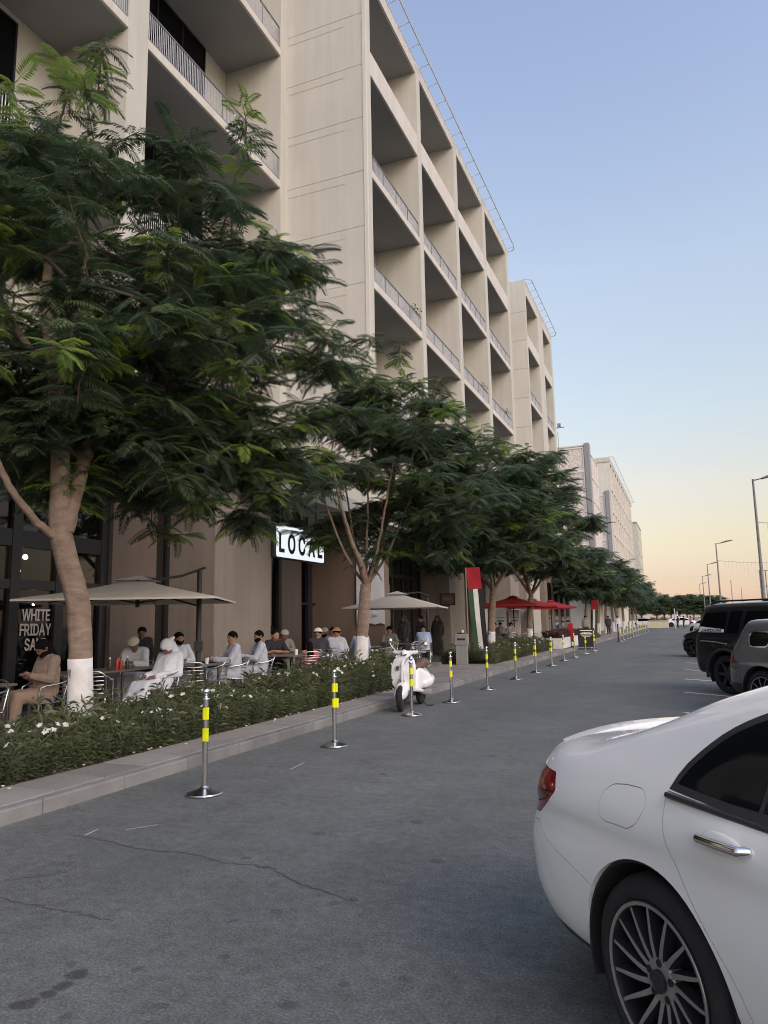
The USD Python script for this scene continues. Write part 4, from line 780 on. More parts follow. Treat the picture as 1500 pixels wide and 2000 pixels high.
lid2 = trimesh.creation.extrude_polygon(Polygon([(-1.3, -.66), (-.60, -.60), (-.54, -.3), (-.53, .3), (-.60, .60), (-1.3, .66)]).buffer(-.004), .6, engine='earcut'); lid2.apply_translation((0, 0, .90))
lidm = sh.m ^ tm3(lid2); sh.m = sh.m - tm3(lid)
rear_w = trimesh.creation.extrude_polygon(Polygon([(-.40, -.50), (.30, -.46), (.36, 0), (.30, .46), (-.40, .50), (-.46, 0)]).buffer(.02), .9, engine='earcut'); rear_w.apply_translation((0, 0, 1.0)); rg = sh.m ^ tm3(rear_w); sh.m = sh.m - tm3(rear_w)
ws = trimesh.creation.extrude_polygon(Polygon([(2.28, -.48), (2.84, -.62), (2.92, 0), (2.84, .62), (2.28, .48)]), .9, engine='earcut'); ws.apply_translation((0, 0, .95)); wg = sh.m ^ tm3(ws); sh.m = sh.m - tm3(ws)
finish_car(t, sh, todo, 'car_white'); sh.part(t, 'boot_lid', lidm, 'car_white'); sh.part(t, 'rear_window', rg, 'tint_glass'); sh.part(t, 'windscreen', wg, 'tint_glass')
lp = []; 
for y in np.linspace(-.64, .64, 25):
    lp.append((-.975+.10*(abs(y)/.64)**2.4, y, 1.030-.045*(abs(y)/.64)**2.2))
part(t, 'boot_spoiler', union([hull(sph(a, .012, 10), sph(b, .012, 10), sph(np.array(a)+[.09, 0, .004], .010, 10), sph(np.array(b)+[.09, 0, .004], .010, 10)) for a, b in zip(lp[:-1], lp[1:])]), 'car_white', 40)
for s in (-1, 1):
    yy = lambda x: s*.915
    hb = union([hull(sph((.27, s*.914, .874), .012), sph((.30, s*.938, .878), .0135)), hull(sph((.30, s*.938, .878), .0135), sph((.39, s*.944, .880), .015)), hull(sph((.39, s*.944, .880), .015), sph((.455, s*.936, .880), .0155)), hull(sph((.455, s*.936, .880), .0155), sph((.47, s*.912, .880), .0135))])
    part(t, 'door_handle', hb, 'chrome', 40)
    part(t, 'handle_recess', sph((0, 0, 0), 1, 32).scale((.085, .012, .036)).translate((.36, s*.906, .872)), 'car_white', True)
    part(t, 'beltline_strip', MB().tube(np.array([(.085, s*.868, .958), (.52, s*.868, .944), (1.4, s*.868, .946), (2.55, s*.866, .940)]), .010, 6).get(), 'trim_black', True)
part(t, 'parking_sensor', _lat([(.009, .004), (.009, -.002), (.001, -.002)], -1, .83, -.80, .47, 12), 'car_white')
sill = MB().box(.45, 2.5, -.86, .86, .17, .26).box(-.9, -.4, -.6, .6, .17, .25); part(t, 'underbody', sill.get(), 'dark_void')
# tall black estate, grey crossover, black saloon nose-out, pale cars behind
def suv(zb, zr, w, lift): return [(0, .30+lift), (.70*w/.93, .28+lift), (.87*w/.93, .34+lift), (w-.005, .55+lift), (w, .78)]
def suvtab(w, zbelt, zroof, hood, rear=-.95, wind=2.15, front=3.75, lift=.06):
    lo = suv(zbelt, zroof, w, lift); up = lambda zr, k=1.: lo+[(w-.005, zbelt-.14), (w-.03, zbelt), (w-.03-(zr-zbelt)*.17*k, zbelt+(zr-zbelt)*.6), (w-.10-(zr-zbelt)*.22*k, zr-.035), (0, zr)]
    return {rear: up(zroof-.06), rear+.5: up(zroof-.01), .6: up(zroof), 1.6: up(zroof), wind: up(zroof-.08), wind+.55: lo+[(w-.01, zbelt-.14), (w-.04, zbelt-.01), (w-.14, zbelt+.03), (w-.4, zbelt+.06), (0, zbelt+.09)], wind+.8: lo+[(w-.01, zbelt-.16), (w-.05, hood-.03), (w-.17, hood), (w-.42, hood+.02), (0, hood+.04)], front: lo+[(w-.03, zbelt-.25), (w-.09, hood-.12), (w-.2, hood-.09), (w-.45, hood-.07), (0, hood-.06)]}
def suv_off(z): return np.interp(z, [.2, .45, .7, 1.0, 1.2, 1.75], [.14, .0, .01, .05, .08, .20])
def tig_off(z): return np.interp(z, [.2, .40, .66, .95, 1.1, 1.45, 1.6], [.14, .0, .02, .10, .26, .60, .62])
BLK = suvtab(.95, 1.17, 1.82, 1.14, -.98, 2.2, 3.75, .10)
dl = [(-.78, 1.20), (-.62, 1.60), (-.4, 1.67), (1.9, 1.67), (2.3, 1.40), (2.45, 1.22)]
cutb = [('window', [(-.74, 1.215), (-.60, 1.62), (.02, 1.635), (.0, 1.20)], 'tint_glass', .005, []), ('window', [(.06, 1.20), (.08, 1.635), (.40, 1.64), (.36, 1.20)], 'tint_glass', .005, []), ('window', [(.46, 1.20), (.50, 1.64), (1.2, 1.64), (1.2, 1.20)], 'tint_glass', .005, []), ('window', [(1.3, 1.20), (1.3, 1.64), (1.85, 1.62), (2.25, 1.36), (2.35, 1.21)], 'tint_glass', .005, []),
        ('door', [(.40, .95), (.44, 1.18), (1.22, 1.18), (1.22, .46), (.62, .46), (.55, .75)], 'car_black', .006, []), ('door', [(1.24, .46), (1.24, 1.18), (2.4, 1.18), (2.4, .46)], 'car_black', .006, []), ('tail_lamp', [(-.80, .92), (-.86, 1.22), (-1.3, 1.26), (-1.3, .92)], 'tail_dark', .005, [])]
def place(wx, wy, yo, rz): th = math.radians(rz); n = np.array([math.sin(th), -math.cos(th)]); p = np.array([wx, wy])-n*yo; return (p[0], p[1], 0)
t, sh, todo = base_car('parked_suv', 'tall black off-roader with roof rails and a lettered rear side window', place(.68, 16.49, .93, -48.43), -48.43, BLK, 'car_black', 'car', zw=.39, rw=.39, rr=.265, wb=2.8, yo=.935, arch=.455, cuts=cutb, spokes=6, dims=dict(u0=-1.0, u1=3.72, Lr=.35, nr=3., Lf=.6, nf=2.6), roff=suv_off, face='rim_dark', nu=80, nv=44)
finish_car(t, sh, todo, 'car_black')
for s in (-1, 1):
    part(t, 'roof_rail', MB().tube([(-.55, s*.66, 1.80), (-.4, s*.66, 1.86), (1.6, s*.66, 1.86), (1.8, s*.66, 1.80)], .018, 8).get(), 'trim_black', True)
    arc = [(.455*1.06*math.cos(a), s*.955, .40+.455*1.06*math.sin(a)) for a in np.linspace(-.2, math.pi+.2, 20)]
    for wx in (0, 2.8): part(t, 'arch_trim', MB().tube(np.array(arc)+[wx, 0, 0], .035, 8).get(), 'trim_black', True)
    part(t, 'side_step', chamfer(.5, 2.3, s*.86-.07, s*.86+.07, .34, .40, .02), 'trim_black')
    part(t, 'side_badge', MB().tube([(-.62, s*.957, 1.045), (-.2, s*.962, 1.03), (.1, s*.962, .99)], .013, 6).get(), 'alu', True)
st = part(t, 'window_sticker', MB().quad((-.70, -.9155, 1.225), (.0, -.9155, 1.225), (-.0, -.902, 1.285), (-.66, -.897, 1.345)).get(), 'paper_white')  # pale strip along the lower window edge, carries dark letters
tx = meshkit.text_mesh('JARDON', .075, .003, True); w_ = tx.bounds[1][0]; tv = np.array(tx.vertices); part(st, 'lettering', trimesh.Trimesh(np.stack([-.64+tv[:, 0]*(.56/w_), -.919+tv[:, 1]*.2-tv[:, 2], 1.235+tv[:, 1]*.75], 1), tx.faces, process=False), 'ink')
GRY = suvtab(.915, 1.04, 1.51, 1.0, -.90, 2.1, 3.6, .0)
cutg = [('window_trim', rrect(-.24, .18, 1.04, 1.31, .09), 'chrome', .004, [('window', rrect(-.21, .16, 1.065, 1.285, .07), 'tint_glass', .002)]), ('window', [(.24, 1.09), (.30, 1.33), (1.1, 1.35), (1.1, 1.09)], 'tint_glass', .005, []), ('window', [(1.18, 1.09), (1.18, 1.35), (1.7, 1.33), (2.2, 1.1)], 'tint_glass', .005, []), ('tail_lamp', [(-.52, .86), (-.45, .80), (-.60, .77), (-1.2, .78), (-1.2, 1.02), (-.62, 1.04)], 'tail_red', .004, [('lamp_strip', [(-.5, .83), (-1.2, .83), (-1.2, .86), (-.5, .86)], 'tail_dark', .001)]),
        ('door', [(.42, .42), (.40, .8), (.26, .9), (.22, 1.07), (1.14, 1.07), (1.14, .42)], 'car_grey', .005, []), ('door', [(1.16, .42), (1.16, 1.07), (2.25, 1.07), (2.2, .42)], 'car_grey', .005, []), ('bumper', [(-.42, .70), (-1.3, .74), (-1.3, .1), (-.42, .1)], 'car_grey', .005, [('bumper_skirt', [(-.42, .46), (-1.3, .46), (-1.3, .05), (-.42, .05)], 'trim_black', .003)])]
t, sh, todo = base_car('parked_crossover', 'dark grey crossover with chrome-ringed rear side window, before the black off-roader', place(1.04, 13.23, .90, -48.43), -48.43, GRY, 'car_grey', zw=.345, rw=.345, rr=.24, wb=2.65, yo=.90, arch=.405, cuts=cutg, spokes=10, dims=dict(u0=-.92, u1=3.55, Lr=.5, nr=2.7, Lf=.6, nf=2.6), roff=tig_off, nu=80, nv=44)
finish_car(t, sh, todo, 'car_grey')
part(t, 'roof_spoiler', m3.Manifold.batch_hull([sph((-.36, y, 1.44), .02, 8) for y in (-.55, .55)]+[sph((.0, y, 1.47), .03, 8) for y in (-.6, .6)]), 'alu', 40)
for s in (-1, 1): part(t, 'roof_rail', MB().tube([(.1, s*.62, 1.47), (.3, s*.62, 1.53), (1.6, s*.62, 1.53), (1.75, s*.62, 1.48)], .014, 8).get(), 'alu', True)
plain = [(a, b, c if c != 'car_white' else 'car_black', g, i) for a, b, c, g, i in sed_cuts]
head = list(Polygon([(3.1, .66), (3.3, .74), (3.9, .72), (3.9, .60), (3.4, .58)]).exterior.coords)[:-1]
def sedan2(label, loc, rz, paint, group=None):
    cu = [(a, b, c if c != 'car_white' else paint, g, i) for a, b, c, g, i in sed_cuts if a != 'fuel_door']+[('head_lamp', head, 'chrome', .004, [])]
    t, sh, todo = base_car('parked_sedan', label, loc, rz, SED, paint, cuts=cu, nu=64, nv=34, spokes=5, dims=sed_dims, group=group, face='rim_dark'); w2 = sh.m ^ tm3(ws); sh.m = sh.m - tm3(ws); r2 = sh.m ^ tm3(rear_w); sh.m = sh.m - tm3(rear_w)
    finish_car(t, sh, todo, paint); sh.part(t, 'windscreen', w2, 'tint_glass'); sh.part(t, 'rear_window', r2, 'tint_glass'); part(t, 'chrome_strip', MB().tube([(3.25, -.80, .775), (3.55, -.60, .755), (3.68, 0, .75), (3.55, .60, .755), (3.25, .80, .775)], .014, 6).get(), 'alu', True); return t
th = math.radians(131.57); h = np.array([math.cos(th), math.sin(th)]); lft = np.array([-math.sin(th), math.cos(th)])
p = np.array([.08, 31.2])-h*2.94-lft*.9
sedan2('black saloon parked nose towards the road, beyond the tall black off-roader', (p[0], p[1], 0), 131.57, 'car_black')
tw = sedan2('white saloon among the far parked cars, nose towards the road', (3.3, 54.0, 0), 131.57, 'car_white')
WH = suvtab(.93, 1.12, 1.74, 1.08, -.95, 2.2, 3.7, .06)
t, sh, todo = base_car('parked_suv', 'white off-roader seen past the tail of the black one', place(1.45, 41.5, .92, -48.43), -48.43, WH, 'car_white', zw=.38, rw=.38, rr=.25, wb=2.75, yo=.92, arch=.44, cuts=[(a, b, c if c != 'car_black' else 'car_white', g, i) for a, b, c, g, i in cutb], spokes=6, dims=dict(u0=-.98, u1=3.68, Lr=.35, nr=3., Lf=.6, nf=2.6), roff=suv_off, face='rim_dark', nu=50, nv=32)
finish_car(t, sh, todo, 'car_white')
dup(tw, 'white saloon farthest down the row of parked cars', (3.1, 68.0, 0), 131.57)
t, sh, todo = base_car('parked_sedan', 'saloon with red tail lamp just showing at the right edge, beside the grey crossover', place(1.62, 9.85, .9, -48.43), -48.43, SED, 'car_grey', cuts=[(a, b, c if c != 'car_white' else 'car_grey', g, i) for a, b, c, g, i in sed_cuts], nu=50, nv=32, spokes=5, dims=sed_dims)
finish_car(t, sh, todo, 'car_grey')
# ---------------------------------------------------------------- queue posts, scooter, lamps, flags, signs
ORD = 'nearest second third fourth fifth sixth seventh eighth ninth tenth eleventh twelfth thirteenth'.split()
def queue_post(loc, label, group):
    t = thing('queue_post', label, 'queue post', loc, group=group)
    part(t, 'base', MB().lathe([(.001, 0), (.168, 0), (.172, .010), (.166, .020), (.150, .026), (.07, .048), (.042, .062), (.034, .075), (.001, .075)], 40).get(), 'steel', 35)
    part(t, 'pole', MB().lathe([(.027, .07), (.027, .858), (.024, .862)], 20).get(), 'steel', 35)
    part(t, 'collar', MB().lathe([(.02, .855), (.038, .858), (.040, .866), (.036, .874), (.018, .880), (.014, .895), (.016, .902)], 20).get(), 'chrome', 35)
    part(t, 'finial', MB().lathe([(.001, .896)]+[(.034*math.sin(a), .934-.034*math.cos(a)) for a in np.linspace(.3, 3.1, 12)], 20).get(), 'chrome', True)
    for z0, z1, e in ((.675, .785, .012), (.480, .598, .024)):
        tp = MB().lathe([(.0285, z0), (.0295, z0+.001), (.0295, z1-.001), (.0285, z1)], 20).box(.02, .029+e, -.031, -.028, z0+.002, z1); part(t, 'tape_band', tp.get(), 'yellow_tape', 35)
    return t
ys = [5.94, 8.69, 11.81, 13.88, 16.57, 19.5, 21.98, 25.11, 28.15, 30.74, 33.53, 36.4, 39.43]; xs = [-4.27, -4.27, -4.36, -4.30, -4.27, -4.25, -4.19, -4.25, -4.31, -4.27, -4.18, -4.13, -4.62]
G1 = 'steel queue posts along the kerb'
q0 = queue_post((xs[0], ys[0], .004), 'steel queue post with two yellow bands, nearest the camera', G1)
lab = {2: 'steel queue post with two yellow bands standing in front of the white scooter', 3: 'steel queue post with two yellow bands just behind the white scooter', 12: 'steel queue post set back by the notice board, last of the near row'}
for i in range(1, 13): dup(q0, lab.get(i, f'steel queue post with two yellow bands, {ORD[i]} along the kerb from the camera'), (xs[i], ys[i], .004 if i != 12 else .004), 37*i)
for i, (x, y) in enumerate([(-4.1, 51.2), (-4.1, 53.9), (-4.02, 56.5), (-4., 59.1), (-4., 62.2), (-3.95, 65), (-3.95, 68.4), (-3.95, 72), (-3.93, 75.8), (-3.9, 80.), (-3.9, 85)]):
    dup(q0, f'yellow-banded steel queue post, {ORD[i] if i else "first"} of the distant row past the notice board', (x, y, .004), 29*i, group='distant row of steel queue posts')
bp = thing('marker_post', 'thin dark post at the near end of the distant row of queue posts', 'post', (-4.12, 50.0, 0)); part(bp, 'pole', MB().tube([(0, 0, 0), (0, 0, 1.15)], .045, 10).get(), 'black_metal', True); part(bp, 'base', MB().lathe([(.001, 0), (.16, 0), (.15, .03), (.05, .05)], 20).get(), 'black_metal', 30)
# scooter, nose towards the camera (local +x forward)
sc = thing('motor_scooter', 'white retro scooter with brown seat and round mirrors, parked behind a queue post', 'scooter', (-4.80, 13.52, 0), -87)
UsdGeom.Xformable(stage.GetPrimAtPath(sc)).AddScaleOp().Set(Gf.Vec3f(.88, .88, .88))
def sw(parent, nm, x, r, w, steer=0.0):
    c, s = math.cos(steer), math.sin(steer); R = np.array([[c, -s, 0], [s, c, 0], [0, 0, 1]])
    def L(prof, n=36):
        m = _lat([(a, b) for a, b in prof], -1, w/2, 0, 0, n); return trimesh.Trimesh(np.array(m.vertices) @ R.T+[x, 0, r], m.faces, process=False)
    k = part(parent, nm, L([(r*.55, .01), (r*.62, 0), (r*.85, .004), (r*.96, .018), (r, w*.4), (r, w*.6), (r*.96, w-.018), (r*.85, w-.004), (r*.62, w), (r*.55, w-.01)]), 'tyre', 40)
    part(k, 'rim', L([(r*.57, .012), (r*.52, .02), (r*.30, .03), (r*.12, .012), (.004, .012)]), 'rim_face', 40); part(k, 'rim_back', L([(.004, w-.012), (r*.12, w-.012), (r*.52, w-.02), (r*.57, w-.012)]), 'rim_dark', 40)
    for i in range(6):
        a = i*1.047; m = MB().box(-.012, .012, -w/2+.004, -w/2+.03, r*.14, r*.5).get(); q = trimesh.transformations.rotation_matrix(a, (0, 1, 0)); m.apply_transform(q); part(k, 'spoke', trimesh.Trimesh(np.array(m.vertices) @ R.T+[x, 0, r], m.faces, process=False), 'steel')
    return k
sw(sc, 'front_wheel', 1.40, .255, .12, .12); sw(sc, 'rear_wheel', 0, .24, .12)
H = lambda L: hull(*[sph(p[:3], p[3], 18) for p in L])
ff = H([(1.40, 0, .36, .14), (1.28, 0, .44, .13), (1.48, 0, .33, .12), (1.20, 0, .36, .10)])-H([(1.42, 0, .25, .268), (1.42, 0, .20, .26)]).scale((1, .33, 1)); part(sc, 'front_fender', ff, 'scooter_white', 50)
sh1 = union([H([(1.17, y*.62, .43, .035), (1.18, y*.95, .53, .032), (1.20, y, .70, .032), (1.18, y*.97, .86, .032), (1.14, y*.80, .98, .035), (1.10, y*.5, 1.06, .04), (1.16, 0, .42, .05), (1.225, 0, .80, .05), (1.12, 0, 1.07, .05)]) for y in (-.235, .235)]); part(sc, 'leg_shield', sh1, 'scooter_white', 45)
part(sc, 'horn_cover', H([(1.255, 0, .90, .035), (1.26, 0, .62, .045), (1.22, 0, .50, .05), (1.20, 0, .98, .03)]), 'scooter_white', 50)
for i in range(3): part(sc, 'badge_bar', MB().box(1.20, 1.272, -.135, -.07, .80+.030*i, .817+.030*i).get(), 'trim_black')
for i in range(2): part(sc, 'vent', MB().box(1.19, 1.225, -.268, -.225, .58+.075*i, .62+.075*i).get(), 'trim_black')
part(sc, 'headset', union([H([(1.06, 0, 1.10, .085), (1.12, 0, 1.13, .075), (1.0, 0, 1.12, .06)]), H([(1.05, 0, 1.12, .06), (1.02, .24, 1.15, .035)]), H([(1.05, 0, 1.12, .06), (1.02, -.24, 1.15, .035)])]), 'scooter_white', 50)
part(sc, 'headlamp', MB().lathe([(.001, .085), (.04, .082), (.066, .06), (.07, .04), (.066, .02)], 24, axis='x').move((1.105, 0, 1.12)).get(), 'chrome', 40)
for s in (-1, 1):
    part(sc, 'handlebar', MB().tube([(1.02, s*.24, 1.15), (.99, s*.32, 1.155), (.96, s*.42, 1.15)], [.017, .018, .018], 10).get(), 'grey_plastic', True)
    part(sc, 'brake_lever', MB().tube([(1.05, s*.27, 1.15), (1.07, s*.34, 1.145), (1.05, s*.44, 1.14)], .006, 6).get(), 'chrome', True)
    mr = part(sc, 'mirror', sph((0, 0, 0), 1, 20).scale((.028, .062, .058)).translate((1.0, s*(.40 if s > 0 else .36), 1.385 if s < 0 else 1.30)), 'chrome', True); part(mr, 'stem', MB().tube([(1.02, s*.20, 1.16), (1.01, s*.30, 1.26), (1.005, s*(.40 if s > 0 else .36), 1.36 if s < 0 else 1.28)], .008, 8).get(), 'chrome', True)
part(sc, 'steering_column', H([(1.02, 0, 1.05, .07), (1.06, 0, .45, .07), (.98, 0, .40, .06)]), 'scooter_white', 50)
part(sc, 'floorboard', m3.Manifold.batch_hull([sph((x, y, z), .035, 10) for x, y, z in ((1.08, .2, .40), (1.08, -.2, .40), (.55, .19, .33), (.55, -.19, .33), (1.1, .18, .46), (1.1, -.18, .46))]), 'scooter_white', 40)
part(sc, 'rear_body', union([H([(.46, 0, .42, .13), (.38, 0, .72, .13), (.05, .05, .55, .20), (-.12, 0, .62, .17), (-.34, 0, .60, .10), (.1, -.05, .55, .20)]), H([(.10, .20, .50, .12), (-.12, .17, .52, .12), (.26, .15, .46, .10)]), H([(.10, -.20, .50, .12), (-.12, -.17, .52, .12), (.26, -.15, .46, .10)])])-H([(0, 0, .24, .275), (0, 0, .1, .27)]).scale((1, .32, 1)), 'scooter_white', 50)
part(sc, 'seat', union([H([(.44, 0, .80, .09), (.2, .06, .83, .10), (.2, -.06, .83, .10), (.05, 0, .86, .11)]), H([(.05, .05, .87, .10), (.05, -.05, .87, .10), (-.28, .04, .86, .09), (-.28, -.04, .86, .09)])]), 'brown_leather', 50)
part(sc, 'seat_rail', MB().tube(interp([(-.05, .17, .80), (-.25, .17, .82), (-.40, .10, .86), (-.43, 0, .87), (-.40, -.10, .86), (-.25, -.17, .82), (-.05, -.17, .80)], 24), .012, 8).get(), 'chrome', True)
part(sc, 'helmet_box', H([(.58, .03, .98, .075), (.70, -.03, .97, .07)]), 'black_metal', 50); part(sc, 'grab_loop', MB().tube(interp([(-.02, .21, .9), (.02, .27, 1.05), (-.1, .25, 1.12), (-.2, .22, .95)], 14), .008, 6).get(), 'chrome', True)
part(sc, 'exhaust', H([(-.05, -.17, .22, .055), (-.42, -.19, .27, .06)]), 'steel_grey', 50); part(sc, 'engine_case', H([(.05, .13, .26, .07), (-.12, .14, .26, .08), (.3, .1, .3, .06)]), 'steel_grey', 50)
part(sc, 'tail_lamp', H([(-.44, .03, .62, .035), (-.44, -.03, .62, .035)]), 'tail_red', True); part(sc, 'side_stand', MB().tube(interp([(.5, .16, .30), (.42, .26, .03), (.30, .34, .02), (.22, .35, .02)], 12), .013, 8).get(), 'black_metal', True); part(sc, 'brake_cable', MB().tube(interp([(1.06, .2, 1.12), (1.24, .14, 1.06), (1.26, .03, .9), (1.3, .05, .5)], 12), .006, 6).get(), 'black_metal', True)
part(sc, 'fork', H([(1.24, -.08, .6, .025), (1.40, -.08, .255, .025)]), 'steel_grey', 50)
# street lamps
def lamp(label, loc):
    t = thing('street_lamp', label, 'street lamp', loc, group='street lamps along the parking side')
    part(t, 'pole', MB().lathe([(.001, 0), (.16, 0), (.16, .05), (.115, .06), (.10, 1.2), (.055, 9.0), (.001, 9.0)], 14).get(), 'lamp_grey', 35); part(t, 'arm', MB().tube([(0, 0, 8.92), (.55, 0, 9.02)], [.04, .03], 8).get(), 'lamp_grey', True)
    part(t, 'luminaire', m3.Manifold.batch_hull([sph((.45, y, 9.0), .05, 8) for y in (-.07, .07)]+[sph((1.55, y, 9.22), .04, 8) for y in (-.10, .10)]+[sph((1.0, y, 9.17), .06, 8) for y in (-.11, .11)]), 'lamp_grey', 40); part(t, 'access_door', MB().box(-.118, -.09, -.05, .05, .5, 1.0).get(), 'lamp_grey'); return t
l0 = lamp('tall grey street lamp at the right edge, nearest of the row', (3.99, 44.5, 0))
for i, (x, y) in enumerate([(3.44, 82.8), (3.42, 115.6), (3.45, 150), (3.5, 186)]): dup(l0, ('grey street lamp second in the row, above the black off-roader', 'grey street lamp third in the row', 'grey street lamp fourth in the row, before the end trees', 'grey street lamp farthest down the street')[i], (x, y, 0))
# festive frame and wires beyond the parking
ff_ = thing('festive_frame', 'thin metal frame filled with curled ornaments, beyond the parked cars at the right edge', 'light frame', (6.2, 71, 0)); m = MB()
for x in (0, .45, 2.3): m.rod((x, 0, 0), (x, 0, 5.4), .045, 6)
for z in (5.35, 4.0, 2.6): m.rod((-.1, 0, z), (2.5, 0, z), .03, 6)
part(ff_, 'frame', m.get(), 'lamp_grey', True)
for i in range(9):
    cx, cz, r0 = .85+.55*(i % 3), 3.0+.85*(i//3), .30; a = np.linspace(0, 4.2*math.pi/1.6, 22)+i; part(ff_, 'curl', MB().tube(np.c_[cx+r0*(1-.08*a)*np.cos(a), 0*a, cz+r0*(1-.08*a)*np.sin(a)], .018, 5).get(), 'lamp_grey', True)
def wire(label, a, b, sag):
    a, b = np.array(a, float), np.array(b, float); u = np.linspace(0, 1, 24)[:, None]; p = a+(b-a)*u-[0, 0, 1]*(4*sag*u*(1-u)); w = thing('overhead_wire', label, 'wire', a); part(w, 'cable', MB().tube(p-a, .014, 4).get(), 'lamp_grey', True)
    part(w, 'hanging_strands', _strands(p-a), 'lamp_grey', kind='stuff')
def _strands(p):
    r = np.random.default_rng(len(p)); m = MB()
    for q in p[2:-2]: m.box(q[0]-.006, q[0]+.006, q[1]-.006, q[1]+.006, q[2]-.3-1.0*r.random(), q[2])
    return m.get()
wire('fine overhead wire with hanging strands between two street lamps', (3.44, 82.8, 7.2), (11.5, 84, 7.0), .25); wire('fine overhead wire leaving the nearest street lamp to the right', (3.99, 44.5, 6.6), (10, 46, 6.5), .2)
for i, (x, y, h_) in enumerate([(4.6, 84, 5.2), (5.9, 90, 4.6)]): mp = thing('thin_mast', ('thin bare mast right of the second street lamp', 'short thin mast beside the festive frame')[i], 'mast', (x, y, 0)); part(mp, 'pole', MB().tube([(0, 0, 0), (0, 0, h_)], [.05, .03], 6).get(), 'lamp_grey', True); part(mp, 'base', MB().lathe([(.001, 0), (.12, 0), (.10, .05)], 12).get(), 'lamp_grey')
# flag banners, bin, notice board
def flagb(label, loc, rz=0):
    t = thing('flag_banner', label, 'flag', loc, rz); part(t, 'pole', MB().tube([(-.34, 0, 0), (-.36, 0, 3.3)], .022, 8).get(), 'lamp_grey', True)
    def cloth(x0, x1, z0, z1, sl, ph):
        n, k = 10, 4; V = []; F = []
        for s in (-.004, .004):
            for i in range(n+1):
                for j in range(k+1):
                    z = z0+(z1-z0)*i/n; x = x0+(x1-x0)*j/k+sl*(3.2-z); V.append((x, s+.03*math.sin(3*z+5*x+ph), z))
        o = (n+1)*(k+1)
        for i in range(n):
            for j in range(k): a = i*(k+1)+j; F += [(a, a+1, a+k+2, a+k+1), (o+a, o+a+k+1, o+a+k+2, o+a+1)]
        return trimesh.Trimesh(np.array(V), np.vstack([[f[:3], (f[0], f[2], f[3])] for f in F]), process=False)
    for nm, mt, x0, x1, z0, z1 in (('red_panel', 'flag_red', -.34, .17, 2.54, 3.3), ('green_stripe', 'flag_green', -.33, -.16, .12, 2.535), ('white_stripe', 'flag_white', -.157, .01, .12, 2.535), ('black_stripe', 'flag_black', .013, .19, .12, 2.535)): part(t, nm, cloth(x0, x1, z0, z1, .065, 0), mt, True)
    part(t, 'foot', chamfer(-.42, .42, -.22, .22, .0, .05, .01), 'black_metal'); return t
f0 = flagb('tall vertical flag with red top and green, white and black stripes, beside the grey bin', (-6.78, 25.2, .12))
dup(f0, 'small distant vertical flag with red top beyond the notice board', (-6.9, 62.0, -.3), 180)
bn = thing('litter_bin', 'grey litter bin left of the striped flag', 'bin', (-6.95, 23.75, .12), 12)
part(bn, 'body', m3.Manifold.batch_hull([sph((x, y, z), .02, 8) for x in (-.17, .17) for y in (-.17, .17) for z in (.02, .62)]), 'grey_plastic', 40); part(bn, 'hood', m3.Manifold.batch_hull([sph((x, y, z), .02, 8) for x in (-.19, .19) for y in (-.19, .19) for z in (.66, .98)]), 'grey_plastic', 40)
part(bn, 'slot', MB().box(-.13, .13, -.216, -.19, .80, .86).get(), 'dark_void'); part(bn, 'ashtray', MB().lathe([(.001, 1.0), (.13, 1.0), (.14, 1.03), (.12, 1.04), (.001, 1.035)], 18).get(), 'black_metal', 30); part(bn, 'cup', MB().lathe([(.001, 1.04), (.03, 1.04), (.04, 1.13), (.035, 1.13)], 12).move((.04, .02, 0)).get(), 'paper_white', 30)
nb = thing('notice_board', 'dark free-standing notice board with pale lines of print, at the footpath edge', 'notice board', (-4.75, 38.75, .0), 0)
part(nb, 'panel', chamfer(-.42, .42, -.03, .03, .12, 1.05, .01), 'black_metal'); part(nb, 'foot', chamfer(-.45, .45, -.2, .2, 0, .05, .01), 'black_metal')
for i, (w0, z) in enumerate([(.30, .92), (.22, .84), (.30, .76), (.26, .70), (.18, .62)]): part(nb, 'print_line', MB().box(-w0, w0, -.034, -.031, z, z+(.045 if i in (0, 2) else .025)).get(), 'paper_white')
rp = thing('menu_stand', 'dark red menu stand left of the notice board', 'menu stand', (-5.6, 39.2, .118)); part(rp, 'panel', chamfer(-.14, .14, -.03, .03, .25, 1.2, .01), 'flag_red'); part(rp, 'post', MB().tube([(0, .03, 0), (0, .03, .6)], .03, 8).get(), 'black_metal'); part(rp, 'foot', chamfer(-.18, .18, -.15, .15, 0, .04, .01), 'black_metal')
# lit sign
ls = thing('shop_sign', 'lit white box sign with black letters spelling LOCAL, hung over the cafe front', 'sign', (-9.45, 17.3, 3.66))
part(ls, 'case', chamfer(-.14, 0, -1.36, 1.36, -.45, .45, .03), 'black_metal', 40); part(ls, 'face', MB().prism(rrect(-1.32, 1.32, -.41, .41, .07), .002, .014, 'yz').get(), 'sign_glow')
def letters(parent, text, h, place_, mt, track=0.0, depth=.006, bold=False, nm='letter', wmul=1.0, fat=0.0):
    x = 0; out = []
    for ch in text:
        if ch == ' ': x += h*.38*wmul; continue
        m = meshkit.text_mesh(ch, h, depth, bold)
        if fat: m = trimesh.util.concatenate([m]+[m.copy().apply_translation((q*fat, w*fat, .0012*(k+1))) for k, (q, w) in enumerate(((-1, 0), (1, 0), (0, 1), (0, -1)))])
        b = m.bounds; out.append((m, x-b[0][0]*wmul)); x += (b[1][0]-b[0][0])*wmul+track
    tot = x-track
    for m, o in out:
        v = np.array(m.vertices); v[:, 0] = v[:, 0]*wmul+o-tot/2; part(parent, nm, trimesh.Trimesh(place_(v), m.faces, process=False), mt)
    return tot
